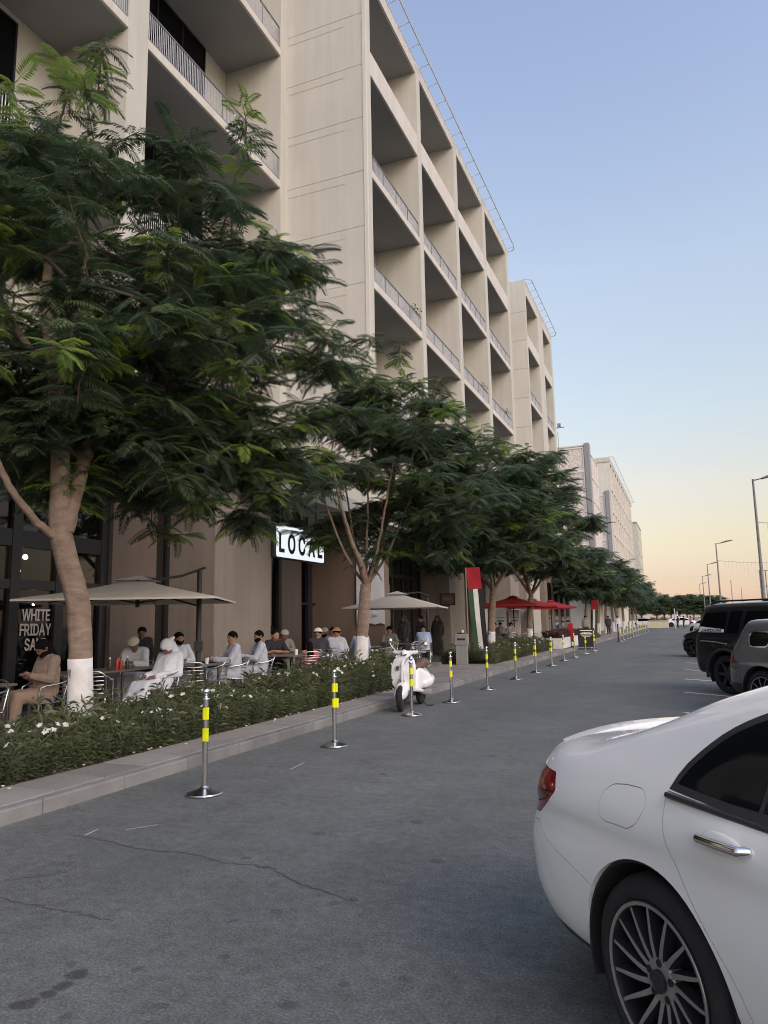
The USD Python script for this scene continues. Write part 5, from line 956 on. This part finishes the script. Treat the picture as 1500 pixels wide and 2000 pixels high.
letters(ls, 'LOCAL', .47, lambda v: np.stack([.016+v[:, 2], v[:, 0], v[:, 1]-.27], 1), 'ink', .175, bold=True, wmul=.84, fat=.010)
part(ls, 'hanger', MB().tube([(-.07, -1.0, .44), (-.07, -1.0, 1.36)], .02, 6).tube([(-.07, 1.0, .44), (-.07, 1.0, 1.36)], .02, 6).get(), 'black_metal')
bw = thing('wall_banner', 'pale blank cloth banner with small print, hung on the end wall behind the second tree', 'banner', (-10.12, 23.53, 1.5))
vv = []; n, k = 14, 8
for s in (0, .006):
    for i in range(n+1):
        for j in range(k+1): vv.append((-.53+1.06*j/k, -.01-.012*math.sin(j*1.3+i*.4)-s+.0, 3.3*i/n+(.03*math.sin(j*2.1) if i == 0 else 0)))
o = (n+1)*(k+1); F = []
for i in range(n):
    for j in range(k): a = i*(k+1)+j; F += [(o+a, o+a+1, o+a+k+2, o+a+k+1)]
part(bw, 'cloth', MB().add(np.array(vv), F).get(), 'banner_white', True); letters(bw, 'V Ida', .10, lambda v: np.stack([v[:, 0]+.08, -.033-v[:, 2], v[:, 1]+.24], 1), 'ink_grey', .012, .003); part(bw, 'rod', MB().rod((-.56, -.015, 3.31), (.56, -.015, 3.31), .015, 8).get(), 'steel_grey')
pq = thing('wall_plaque', 'small dark-framed plaque on the pier beside the entrance', 'plaque', (-9.68, 31.17, 2.5)); part(pq, 'panel', MB().box(-.30, .30, -.02, 0, -.22, .22).get(), 'stucco_tan_shaded'); part(pq, 'frame', MB().box(-.33, .33, -.035, -.003, .22, .26).box(-.33, .33, -.035, -.003, -.26, -.22).box(-.33, -.30, -.034, -.003, -.22, .22).box(.30, .33, -.034, -.003, -.22, .22).get(), 'dark_frame')
for i in range(4): part(pq, 'mark', MB().box(-.17+.09*i, -.12+.09*i, -.026, -.021, -.04, .05).get(), 'ink_grey')
for i, (y, z0, z1, lb) in enumerate([(35.0, .9, 2.1, 'white poster behind the red parasols, nearest of three'), (39.0, 1.1, 2.1, 'white poster behind the red parasols, middle of three'), (42.4, 1.1, 2.1, 'white poster behind the red parasols, farthest of three')]):
    po = thing('wall_poster', lb, 'poster', (-9.2, y, z0), 0); part(po, 'sheet', MB().box(-.32, .32, -.012, 0, 0, z1-z0).get(), 'banner_white'); part(po, 'print', MB().box(-.2, .2, -.016, -.0125, .35, .45).box(-.22, .22, -.016, -.0125, .55, .6).get(), 'ink_grey'); part(po, 'stand', MB().box(-.02, .02, .0, .04, -z0+.13, z1-z0).get(), 'black_metal')
# shop window lettering and hanging lamps
wl = thing('window_lettering', 'pale WHITE FRIDAY SALE lettering on the dark shop window, behind the tree trunk', 'lettering', (-10.88, 9.965, 1.2))
for tx_, z in (('WHITE', .50), ('FRIDAY', .24), ('SALE', -.02)): letters(wl, tx_, .20, lambda v, z=z: np.stack([.005+v[:, 2], v[:, 0], v[:, 1]+z], 1), 'text_white', .007, .003, True, wmul=.70)
for i, (x, y, z, r0) in enumerate([(-12.5, 11.1, 3.02, .05), (-12.7, 11.3, 3.3, .022), (-12.4, 10.9, 2.72, .018), (-13, 9.6, 3.1, .03), (-12.6, 8.6, 2.9, .03), (-13.2, 7.2, 3.2, .03), (-12.6, 11.45, 2.05, .022)]):
    hl = thing('hanging_lamp', f'small glowing lamp hanging inside the dark shop, {("brightest, by the tree trunk", "upper small one by the trunk", "lowest tiny one by the trunk", "left of the lettering", "above the seated man", "at the left edge", "just above the lettering")[i]}', 'lamp', (x, y, z)); part(hl, 'bulb', MB().lathe([(.001, -r0)]+[(r0*math.sin(a), -r0*math.cos(a)) for a in np.linspace(.3, 2.9, 9)]+[(.001, r0)], 14).get(), 'lamp_glow', True); part(hl, 'cord', MB().tube([(0, 0, r0), (0, 0, 4.6-z)], .006, 5).get(), 'black_metal')
for i, (y, z, lb) in enumerate([(40.9, 15.0, 'trailing potted plant on a balcony rail of the middle block, third bay'), (47.2, 15.1, 'small potted plant on the end balcony of the middle block'), (29.0, 15.0, 'small green plant at the first lower balcony of the middle block')]):
    bp_ = thing('balcony_plant', lb, 'plant', (-10.35, y, z)); mm = MB()
    for k in range(7):
        q = sprig(40+k, .55, 13, .05, .22); R_ = trimesh.transformations.rotation_matrix(.5+.12*k, (math.cos(k*2.4), math.sin(k*2.4), 0))[:3, :3]; mm.add(np.array(q.vertices) @ R_.T, q.faces)
    part(bp_, 'leaves', mm.get(), 'leaf_mid'); part(bp_, 'pot', MB().lathe([(.001, -.55), (.12, -.55), (.17, -.02), (.14, -.02), (.001, -.05)], 14).get(), 'grey_plastic', 30)
# end of the street
fw = thing('low_wall', 'low cream wall closing the far end of the street', 'wall', (-3.7, 112, 0)); part(fw, 'wall', chamfer(-1.4, 1.4, 0, .4, -.02, .95, .02), 'cream_wall'); part(fw, 'coping', chamfer(-1.45, 1.45, -.05, .45, .95, 1.03, .015), 'cream_wall')
hedge('low_hedge', 'low dark hedge on top of the far cream wall', -5.0, -2.4, 112.6, 114.4, lambda y: 1.7+0*y, 500, 0, 44)
for i, (x, y, h_) in enumerate([(-1.33, 105, 2.6), (-1.05, 106, 2.2)]): sp_ = thing('sign_post', ('thin white sign post at the end of the street, taller of two', 'thin white sign post at the end of the street, shorter of two')[i], 'sign post', (x, y, 0)); part(sp_, 'pole', MB().tube([(0, 0, 0), (0, 0, h_)], .07, 8).get(), 'white_metal', True); part(sp_, 'plate', MB().box(-.3, .3, -.03, .03, h_*.55, h_*.55+.4).get(), 'white_metal')
dup(tw, 'white saloon crossing the far end of the street', (-2.2, 122, 0), 5); dup(tw, 'white saloon beside the far sign posts', (2.4, 104, 0), 40); dup(tw, 'white saloon behind the far low wall', (-7.5, 124, 0), 0)
# ---------------------------------------------------------------- cafe terrace: parasols, tables, chairs, people
FZ = .128
def parasol(label, cx, cy, half, rz, zedge, zapex, post, canvas, name='cafe_parasol', cant=True):
    t = thing(name, label, 'parasol', (cx, cy, FZ), rz); ze, za = zedge-FZ, zapex-FZ; R = np.radians(-rz)
    def P(u, v):                                    # sagging square canopy; u, v in -1..1
        d = max(abs(u), abs(v)); return np.array([u*half, v*half, ze+(za-ze)*(1-d)**.92-.05*half*math.sin(math.pi*d)*(1-abs(abs(u)-abs(v)))*.6])
    for k in range(4):
        a = k*math.pi/2; c, s = math.cos(a), math.sin(a); V = []; F = []; n = 6
        for i in range(n+1):
            for j in range(n+1):
                d = max(.10, i/n) if i == 0 else i/n; w = (2*j/n-1)*d; x, y = d, w; p = P(x, y); V.append((c*p[0]-s*p[1], s*p[0]+c*p[1], p[2]))
        for i in range(n):
            for j in range(n): q = i*(n+1)+j; F.append((q, q+n+1, q+n+2, q+1))
        top = MB().add(V, F).get(); v2 = np.array(V)-[0, 0, .004]; pan = MB().add(V, F).add(v2, [f[::-1] for f in F])
        e = [V[n*(n+1)+j] for j in range(n+1)]
        for j in range(n): a_, b_ = np.array(e[j]), np.array(e[j+1]); pan.quad(a_, b_, b_-[0, 0, .09 if not cant else .03], a_-[0, 0, .09 if not cant else .03])
        part(t, 'canopy_panel', pan.get(), canvas, 50)
    cap = MB()
    for k in range(4):
        a = k*math.pi/2; c, s = math.cos(a), math.sin(a); q = .22*half; z1, z2 = za+.05, ze+(za-ze)*.80+.035; cap.add([(0, 0, z1), (c*q-s*(-q), s*q+c*(-q), z2), (c*q-s*q, s*q+c*q, z2)], [(0, 1, 2)])
    part(t, 'vent_cap', cap.get(), canvas)
    for k in range(8):
        a = k*math.pi/4; r0 = half*(1.40 if k % 2 else .99); e = (math.cos(a)*r0*.98, math.sin(a)*r0*.98, ze-.012); part(t, 'rib', MB().tube([(0, 0, za-.07), (e[0]*.5, e[1]*.5, (za+ze)/2-.07), e], .010, 5).get(), 'black_metal')
    for k in range(4):
        a = k*math.pi/2+math.pi/4; r0 = half*.62; part(t, 'strut', MB().rod((0, 0, za-.42), (math.cos(a)*r0, math.sin(a)*r0, ze+(za-ze)*.5-.08), .009, 5).get(), 'black_metal')
    part(t, 'hub', MB().lathe([(.001, za-.48), (.035, za-.48), (.04, za-.38), (.02, za-.36), (.02, za-.02), (.001, za-.02)], 12).get(), 'black_metal', 30)
    if cant:
        d = np.array(post[:2])-[cx, cy]; d = np.array([math.cos(R)*d[0]-math.sin(R)*d[1], math.sin(R)*d[0]+math.cos(R)*d[1]]); pz = post[2]-FZ
        part(t, 'post', MB().tube([(d[0], d[1], 0), (d[0], d[1], pz)], .045, 12).get(), 'black_metal', 40); part(t, 'arm', MB().tube([(d[0]*1.1, d[1]*1.1, pz+.06), (d[0]*.7, d[1]*.7, za+.05), (d[0]*.35, d[1]*.35, za-.01), (0, 0, za+.01)], .022, 8).get(), 'black_metal', True); part(t, 'brace', MB().rod((d[0], d[1], ze-.10), (d[0]*.45, d[1]*.45, ze+.06), .016, 6).get(), 'black_metal')
        part(t, 'base', MB().box(d[0]-.4, d[0]+.4, d[1]-.4, d[1]+.4, 0, .07).get(), 'concrete_dark'); part(t, 'crank', MB().box(d[0]-.07, d[0]+.07, d[1]-.06, d[1]+.06, 1.0, 1.16).get(), 'black_metal')
    else:
        part(t, 'post', MB().tube([(0, 0, 0), (0, 0, za)], .035, 10).get(), 'black_metal', True); part(t, 'base', MB().lathe([(.001, 0), (.3, 0), (.28, .06), (.06, .10)], 20).get(), 'black_metal', 30)
    return t
parasol('large beige cantilever parasol with black post behind the nearest tree', -8.5, 9.86, 1.48, 28, 1.99, 2.36, (-7.8, 10.6, 2.5), 'canvas')
parasol('beige cantilever parasol by the entrance behind the white scooter', -8.3, 21.4, 1.45, 12, 1.99, 2.46, (-8.0, 23.4, 2.35), 'canvas')
for i, (x, y, tl) in enumerate([(-8.0, 36.8, 0), (-8.1, 42.3, 0), (-8.0, 48.0, 0)]): parasol(('red parasol nearest, beside the flag tree', 'red parasol in the middle of its row', 'red parasol farthest in its row, left of the notice board')[i], x, y, 1.42, 8*i, 2.28, 2.72, None, 'red_canvas', 'red_parasol', False)
def chair0(label, loc, rz):
    t = thing('cafe_chair', label, 'chair', loc, rz, group='aluminium cafe chairs'); r0 = .0125
    for s in (-1, 1):
        part(t, 'leg', MB().tube([(.22, s*.24, 0), (.20, s*.235, .40), (.19, s*.24, .64), (.12, s*.25, .67)], r0, 7).get(), 'alu', True); part(t, 'leg', MB().tube([(-.24, s*.22, 0), (-.16, s*.21, .43)], r0, 7).get(), 'alu', True)
        part(t, 'arm', MB().tube(interp([(.12, s*.25, .67), (-.08, s*.262, .69), (-.22, s*.23, .74)], 8), r0, 7).get(), 'alu', True)
    part(t, 'back_hoop', MB().tube(interp([(-.15, -.21, .43), (-.22, -.225, .72), (-.27, -.15, .80), (-.285, 0, .815), (-.27, .15, .80), (-.22, .225, .72), (-.15, .21, .43)], 26), r0, 7).get(), 'alu', True)
    for k in range(5):
        z = .50+.058*k; part(t, 'back_slat', MB().tube(interp([(-.165-.04*k/4-.02, -.20, z), (-.215-.05*k/4, 0, z), (-.165-.04*k/4-.02, .20, z)], 8), .010, 5).get(), 'alu', True)
    part(t, 'seat', m3.Manifold.batch_hull([sph((x, y, .44), .012, 8) for x in (-.18, .21) for y in (-.20, .20)]), 'alu', 40); part(t, 'stretcher', MB().rod((.2, -.235, .22), (.2, .235, .22), .008, 6).rod((-.2, -.215, .22), (-.2, .215, .22), .008, 6).get(), 'alu'); return t
_c0 = []
def chair(label, x, y, face):
    if not _c0: _c0.append(chair0(label, (x, y, FZ), face)); return
    dup(_c0[0], label, (x, y, FZ), face)
def table(label, x, y, lx, ly, rz=0, legs='steel'):
    t = thing('cafe_table', label, 'table', (x, y, FZ), rz, group='cafe tables'); part(t, 'tabletop', chamfer(-lx/2, lx/2, -ly/2, ly/2, .715, .745, .006), 'wood_top')
    for a in (-1, 1):
        for b in (-1, 1): part(t, 'leg', chamfer(a*(lx/2-.07)-.02, a*(lx/2-.07)+.02, b*(ly/2-.07)-.02, b*(ly/2-.07)+.02, 0, .714, .003), 'steel')
    part(t, 'apron', MB().box(-lx/2+.05, lx/2-.05, -ly/2+.06, -ly/2+.08, .66, .713).box(-lx/2+.05, lx/2-.05, ly/2-.08, ly/2-.06, .66, .713).get(), 'black_metal'); return t
def small(name, label, cat, x, y, z, prof, mt, cap=None, group=None):
    t = thing(name, label, cat, (x, y, z), group=group); part(t, 'body', MB().lathe(prof, 14).get(), mt, 40)
    if cap: part(t, 'cap', MB().lathe(cap[0], 12).get(), cap[1], 40)
def person(label, x, y, face, pose='sit', top='white_cloth', bottom=None, head='hair', skin='skin', lean=8, bow=14, arms='lap', sc=1., ext=.05, knee=.0, beard=False, turn=0, seat=True, z=FZ, group=None, lod=1.):
    t = thing('person', label, 'person', (x, y, z), face, group=group); L, b = math.radians(lean), math.radians(bow); robe = bottom is None
    hip = np.array([0, 0, .545 if pose == 'sit' else .86]); d = np.array([-math.sin(L), 0, math.cos(L)]); A = lambda *p: np.array(p, float)
    ch, nk = hip+.33*d, hip+.52*d; hd = A(math.sin(b), 0, math.cos(b)); hc = nk+.135*hd+A(.015, 0, 0); sh = [hip+.465*d+A(0, s*.165, 0) for s in (-1, 1)]
    tr = math.radians(turn)
    def hp(px, py, pz):                              # point in the head's own frame
        px, py = px*math.cos(tr)-py*math.sin(tr), px*math.sin(tr)+py*math.cos(tr); return hc+A(px*math.cos(b)+pz*math.sin(b), py, -px*math.sin(b)+pz*math.cos(b))
    el, wr = [], []
    for k, s in enumerate((-1, 1)):
        S_ = sh[k]
        if pose == 'stand': e, w = S_+A(.02, s*.06, -.27), S_+A(.10, s*.04, -.50)
        elif arms == 'table': e, w = S_+A(.15, s*.07, -.24), A(.40, s*.07, .80)
        elif arms == 'cross': e, w = S_+A(.16, s*.10, -.23), A(.40, -s*.10, .80+.02*k)
        elif arms == 'phone': e, w = S_+A(.08, s*.05, -.26), S_+A(.27, -s*.08, -.20)
        else: e, w = S_+A(.05, s*.06, -.27), hip+A(.24, s*.10, .10)
        el.append(e); wr.append(w)
    if pose == 'stand': kn = [A(.02, s*.09, .47) for s in (-1, 1)]; an = [A(-.01, s*.09, .08) for s in (-1, 1)]; hj = [hip+A(0, s*.085, -.03) for s in (-1, 1)]
    else: kn = [hip+A(.42, s*.11, -.015+knee) for s in (-1, 1)]; an = [kn[k]+A(ext, 0, -.43-knee) for k in range(2)]; hj = [hip+A(0, s*.09, -.02) for s in (-1, 1)]
    B = [bone(nk-.10*d, hc-A(0, 0, .03), .058, .055), hull(sph(hp(0, 0, .01), .093, 20), sph(hp(-.02, 0, .0), .090, 20), sph(hp(.04, 0, -.075), .055), sph(hp(.03, .025, -.05), .055), sph(hp(.03, -.025, -.05), .055)), hull(sph(hp(.095, 0, -.022), .016, 8), sph(hp(.085, 0, .02), .010, 8)), hull(sph(ch, .11), sph(sh[0], .05), sph(sh[1], .05)), bone(ch, hip, .11, .11)]
    for k, s in enumerate((-1, 1)):
        B += [sph(hp(-.005, s*.093, -.01), .022, 8).scale((1, 1, 1)), bone(sh[k], el[k], .046, .038), bone(el[k], wr[k], .038, .026), bone(hj[k], kn[k], .075, .055), bone(kn[k], an[k], .052, .036), hull(sph(an[k]-A(.03, 0, .03), .035), sph(an[k]+A(.15, 0, -.05), .028), sph(an[k]+A(.05, 0, -.04), .036))]
        f = wr[k]-el[k]; f /= np.linalg.norm(f); B.append(hull(sph(wr[k], .024), sph(wr[k]+f*.075+A(0, .022, 0), .016), sph(wr[k]+f*.075-A(0, .022, 0), .016)))
    body = soften(union(B), .026*lod, 5); F = [body]
    for k, s in enumerate((-1, 1)):
        f = wr[k]-el[k]; f /= np.linalg.norm(f); dn = A(0, 0, -.012)
        for i in range(4): q = wr[k]+f*.075+A(0, -.026+.0175*i, 0); l = (.034, .042, .040, .030)[i]; F.append(tri(union([bone(q, q+f*l+dn*.6, .0095, .0085, 8), bone(q+f*l+dn*.6, q+f*l*1.55+dn*2.6, .0085, .007, 8)])))
        q = wr[k]+f*.02-A(0, s*.022, 0); F.append(tri(bone(q, q+f*.045-A(0, s*.022, .008), .011, .009, 8)))
    bd = part(t, 'body', scale_mesh(trimesh.util.concatenate(F), sc), skin, 60)
    def folds(m, amp):
        v = np.array(m.vertices); nn = np.array(m.vertex_normals); w = meshkit.fbm(v*[13, 13, 4.5]+[x*3, y*3, 0], 3, 3)-.5; return trimesh.Trimesh(v+nn*(w*amp)[:, None], m.faces, process=False)
    SH = lambda nm, man, mt, e=.024, it=4, par=t: part(par, nm, scale_mesh(folds(soften(man, e*lod, it), {'robe': .04, 'shirt': .03}.get(nm, .006)), sc), mt, 60)
    for s in (-1, 1): part(bd, 'eye', scale_mesh(tri(sph(hp(.083, s*.034, .012), .0095, 8)), sc), 'hair')
    part(bd, 'mouth', scale_mesh(tri(hull(sph(hp(.083, .018, -.060), .007, 8), sph(hp(.083, -.018, -.060), .007, 8), sph(hp(.089, 0, -.060), .007, 8))), sc), 'skin_dark')
    tors = [hull(*[sph(hip+A(-.01, s*.07, .02), .135) for s in (-1, 1)], *[sph(ch+A(.0, s*.065, 0), .135) for s in (-1, 1)]), hull(*[sph(ch+A(0, s*.06, .0), .13) for s in (-1, 1)], *[sph(q, .068) for q in sh], sph(nk-.045*d, .07))]
    slv = [hull(sph(sh[k], .07), sph(el[k], .062)) for k in range(2)]+([] if top in ('black_cloth',) and not robe else [hull(sph(el[k], .062), sph(wr[k]-(wr[k]-el[k])*.10, .050)) for k in range(2)])
    g = tors+slv
    if robe:
        g += [hull(*[sph(q, .115) for q in hj], *[sph(q+A(-.04, 0, 0), .088) for q in kn]), hull(*[sph(q, .088) for q in kn], *[sph(q+A(-.01, 0, .07), .085) for q in an])] if pose == 'sit' else [hull(*[sph(q, .135) for q in hj], *[sph(q+A(0, s*.05, .06), .10) for q, s in zip(an, (-1, 1))])]
        SH('robe', union(g), top)
    else:
        SH('shirt', union(g), top); SH('trousers', union([hull(sph(hj[k], .105), sph(kn[k], .078)) for k in range(2)]+[hull(sph(kn[k], .076), sph(an[k]+A(0, 0, .04), .058)) for k in range(2)]+[hull(*[sph(q, .12) for q in hj])]), bottom)
    def inv(man): return man
    if head in ('hair', 'long', 'cap_white', 'cap_grey', 'cap_tan', 'twotone'):
        hm = sph(hp(-.012, 0, .018), .1005, 24)
        fr = hull(sph(hp(.12, .07, -.02), .07, 12), sph(hp(.12, -.07, -.02), .07, 12), sph(hp(.05, .08, -.14), .06, 12), sph(hp(.05, -.08, -.14), .06, 12), sph(hp(.17, 0, .0), .07, 12)); low = sph(hp(-.02, 0, -.17), .095, 12)
        hm = hm-fr-low
        if head == 'long': hm = union([hm, hull(sph(hp(-.05, 0, .0), .085), sph(nk+A(-.09, .05, -.12), .06), sph(nk+A(-.09, -.05, -.12), .06))])
        part(t, 'hair', scale_mesh(tri(hm), sc), 'hair', 60)
        if head.startswith('cap') or head == 'twotone':
            cm = sph(hp(-.012, 0, .020), .107, 24)-hull(*[sph(hp(q*.25, w*.25, -.095), .12, 10) for q in (-1, 1) for w in (-1, 1)]); part(t, 'cap', scale_mesh(tri(cm), sc), head if head != 'twotone' else 'cap_white', 60)
    if head == 'scarf':
        op = hull(sph(hp(.13, 0, -.02), .075, 12), sph(hp(.11, 0, -.10), .07, 12)); wrap = sph(hp(-.01, 0, .025), .112, 24)-op; knot = hull(sph(hp(-.02, 0, .07), .075), sph(hp(.05, 0, .06), .06), sph(hp(.055, .05, .05), .035), sph(hp(.055, -.05, .05), .035)); tail = union([hull(sph(hp(-.07, .03, .0), .07), sph(nk+A(-.13, .05, -.10), .06), sph(nk+A(-.12, -.05, -.22), .055)), hull(sph(hp(-.10, 0, .05), .035), sph(hp(-.18, .02, .03), .028))])
        SH('head_scarf', union([wrap, knot, tail]), top, .022, 2)
    if head == 'veil': SH('veil', union([sph(hp(-.01, 0, .02), .112, 24), hull(sph(hp(-.02, 0, -.02), .10), *[sph(q, .08) for q in sh], sph(ch+A(-.05, 0, 0), .12))])-hull(sph(hp(.13, 0, -.01), .07, 12), sph(hp(.12, 0, -.06), .06, 12)), top, .03, 3)
    if beard: part(t, 'beard', scale_mesh(tri(hull(sph(hp(.045, 0, -.078), .058), sph(hp(.03, .028, -.055), .058), sph(hp(.03, -.028, -.055), .058))-sph(hp(.10, 0, .0), .062, 14)-sph(hp(0, 0, .04), .085, 14)), sc), 'hair', 60)
    return t
def scale_mesh(m, s): m = tri(m); return trimesh.Trimesh(np.array(m.vertices)*s, m.faces, process=False)
def sitter(label, x, y, face, ch=True, **k):
    p = person(label, x, y, face, **k)
    if ch: chair('aluminium cafe chair under the '+ch if isinstance(ch, str) else 'aluminium cafe chair', x, y, face)
    return p
sitter('person in white robe cut off by the left edge of the frame', -7.85, 6.42, 285, 'person at the left frame edge', top='grey_cloth', lean=-6, bow=25, head='cap_white')
sitter('person in beige robe with bowed dark head, beside the lettered shop window', -8.2, 7.72, 255, 'person in the beige robe', top='beige_cloth', lean=4, bow=38, arms='phone', head='long', skin='skin_dark', beard=True, ext=.1)
sitter('person in white robe and wrapped white headscarf slouching in a chair, head bowed', -7.9, 9.75, 268, 'person in the white headscarf', top='white_cloth', lean=30, bow=42, arms='lap', head='scarf', skin='skin_dark', ext=.26, knee=-.02)
sitter('person in white shirt and pale cap bending over, behind the headscarf', -9.3, 10.85, 290, 'person in the pale cap', top='white_cloth', lean=-14, bow=48, arms='table', head='cap_white', skin='skin_dark')
person('person in black standing in the shade under the parasol', -10.0, 11.75, 300, pose='stand', top='black_cloth', head='hair', skin='skin_dark', sc=.88)
sitter('bearded person in white robe looking right, under the parasol', -9.0, 11.62, 318, 'bearded person under the parasol', top='white_cloth', lean=2, bow=4, arms='table', beard=True, turn=20)
sitter('person in pale shirt with short black hair, back turned, left of the bearded pair', -8.0, 11.95, 232, 'person with the turned back', top='grey_cloth', lean=2, bow=8, arms='table', turn=15)
sitter('person in pale grey shirt with full beard in profile, in front of the sign', -8.05, 13.0, 225, 'bearded person in profile', top='grey_cloth', lean=0, bow=8, arms='table', beard=True, turn=15)
sitter('person in black T-shirt with bare arms folded on the table', -8.95, 15.05, 318, 'person in the black T-shirt', top='black_cloth', bottom='dark_cloth', lean=-8, bow=4, arms='cross', turn=18)
sitter('person in grey shirt and grey cap leaning forward, behind the black T-shirt', -9.45, 16.3, 318, 'person in the grey cap', top='olive_cloth', lean=-16, bow=22, arms='table', head='cap_grey', skin='skin_dark')
sitter('child with dark hair in pink, back turned, behind the hedge', -7.85, 14.75, 130, 'child in pink', top='pink_cloth', lean=2, bow=6, arms='lap', head='long', sc=.78)
sitter('person in black top with long black hair and white cap, back turned', -8.35, 16.1, 100, 'person in black with the white cap', top='dark_cloth', bottom='dark_cloth', lean=-4, bow=8, arms='table', head='twotone')
sitter('bearded person in grey cap facing the camera at the far table', -9.1, 18.05, 272, 'person in the grey cap at the far table', top='olive_cloth', lean=-6, bow=14, arms='table', head='cap_grey', beard=True, skin='skin_dark')
sitter('person in white shirt with black hair at the far table', -9.35, 19.0, 280, 'black-haired person at the far table', top='white_cloth', lean=0, bow=8, arms='table')
sitter('person in white with a tan cap, back turned, left of the second tree', -8.15, 16.75, 105, 'person in the tan cap', top='white_cloth', lean=2, bow=4, arms='table', head='cap_tan')
sitter('person in pale blue hunched behind the trunk of the second tree', -8.3, 18.6, 120, 'person behind the second trunk', top='blue_cloth', lean=-14, bow=50, arms='table')
sitter('person with black hair under the entrance parasol', -8.5, 21.2, 290, 'black-haired person by the entrance', top='olive_cloth', lean=-4, bow=20, arms='table')
sitter('person in pale blue shirt, back turned, behind the scooter', -8.1, 23.2, 110, 'person behind the scooter', top='blue_cloth', bottom='dark_cloth', lean=-6, bow=30, arms='table')
for i, (x, y, f) in enumerate([(-9.9, 26.1, 250), (-9.7, 27.4, 230), (-9.5, 29.0, 270)]): person(('person in long black robe and veil standing at the entrance, left of three', 'person in long black robe standing at the entrance, middle of three', 'person in long black robe and veil standing at the entrance, right of three')[i], x, y, f, pose='stand', top='black_cloth', head='veil' if i != 1 else 'hair', skin='skin_dark', sc=1.02, bow=8)
sitter('person in black beside the flag, under the red parasols', -8.4, 34.4, 300, 'person in black under the red parasols', top='black_cloth', head='hair', lod=1.5)
sitter('person in patterned shirt, back turned, under the nearest red parasol', -8.0, 36.0, 120, 'person in the patterned shirt', top='pattern_cloth', bottom='dark_cloth', lod=1.5)
sitter('person in dark top facing out under the nearest red parasol', -8.9, 37.6, 290, 'person facing out under the red parasol', top='pattern_cloth', head='hair', lod=1.5)
for i, (x, y, f, tp, lb) in enumerate([(-6.6, 53.8, 270, 'olive_cloth', 'person in drab clothes walking on the footpath by the distant flag'), (-6.2, 66, 90, 'dark_cloth', 'person in dark clothes walking far along the footpath'), (-6.0, 73, 270, 'white_cloth', 'person in white far along the footpath'), (-1.0, 101, 200, 'dark_cloth', 'person in dark blue crossing the far end of the street'), (-.3, 102.5, 180, 'black_cloth', 'person in black crossing the far end of the street'), (.5, 101.5, 180, 'pink_cloth', 'person in red crossing the far end of the street')]):
    person(lb, x, y, f, pose='stand', top=tp, bottom='dark_cloth' if tp != 'white_cloth' else None, lod=2.0, z=.12 if x < -5 else 0.)
table('long dark cafe table with sauce bottles, behind the nearest tree', -8.85, 9.35, .80, 2.1); table('dark cafe table with a paper cup, by the black parasol post', -8.25, 11.0, .8, .9); table('dark cafe table between the turned back and the pier', -8.75, 12.5, .8, .8)
table('dark cafe table where arms rest, in front of the shop sign', -8.3, 14.75, .85, 1.3); table('dark cafe table behind the child in pink', -8.75, 17.3, .8, 1.2); table('dark cafe table beside the second tree', -8.7, 19.6, .8, .8); table('dark cafe table under the entrance parasol', -8.3, 22.2, .8, .8); table('dark cafe table under the nearest red parasol', -8.45, 36.9, .8, 1.2)
table('small table at the left frame edge', -8.3, 6.7, .7, .7)
TZ = FZ+.745; bot = [(.001, 0), (.028, 0), (.03, .005), (.03, .12), (.012, .165), (.012, .185)]
for i, (x, y, mt, cp, lb) in enumerate([(-8.55, 9.32, 'bottle_dark', 'paper_white', 'slim sauce bottle with white cap, leftmost on the long table'), (-8.55, 9.48, 'bottle_red', 'bottle_red', 'red sauce bottle on the long table, left of two'), (-8.56, 9.58, 'bottle_red', 'bottle_red', 'red sauce bottle on the long table, right of two'), (-8.55, 9.72, 'bottle_dark', 'paper_white', 'dark sauce bottle with white cap, right end of its cluster')]): small('sauce_bottle', lb, 'bottle', x, y, TZ, bot, mt, ([(.014, .18), (.014, .21), (.001, .212)], cp), 'sauce bottles on the long table')
cup = [(.001, 0), (.028, 0), (.040, .11), (.036, .11)]
for x, y, lb in [(-8.05, 11.2, 'white paper cup with dark lid by the parasol post'), (-8.5, 12.3, 'white paper cup on the table of the turned back'), (-8.05, 14.5, 'white paper cup beside the folded arms'), (-8.5, 17.5, 'white paper cup on the table left of the second tree'), (-8.6, 8.9, 'pale glass on the long table, at the left')]: small('paper_cup', lb, 'cup', x, y, TZ, cup, 'paper_white', ([(.042, .11), (.042, .122), (.001, .124)], 'black_metal' if 'lid' in lb else 'paper_white'))
for lb, x, y, f in [('empty aluminium cafe chair right of the nearest trunk', -8.05, 8.45, 120), ('empty aluminium cafe chair beside the black parasol post', -7.95, 10.6, 130), ('empty aluminium cafe chair between the turned back and the hedge', -7.9, 11.2, 200), ('empty aluminium cafe chair at the table of folded arms', -8.0, 15.5, 250), ('empty aluminium cafe chair beside the second tree', -8.1, 19.8, 200), ('empty aluminium cafe chair behind the scooter', -8.0, 21.7, 160), ('empty aluminium cafe chair under the nearest red parasol', -7.9, 37.9, 200)]: chair(lb, x, y, f)
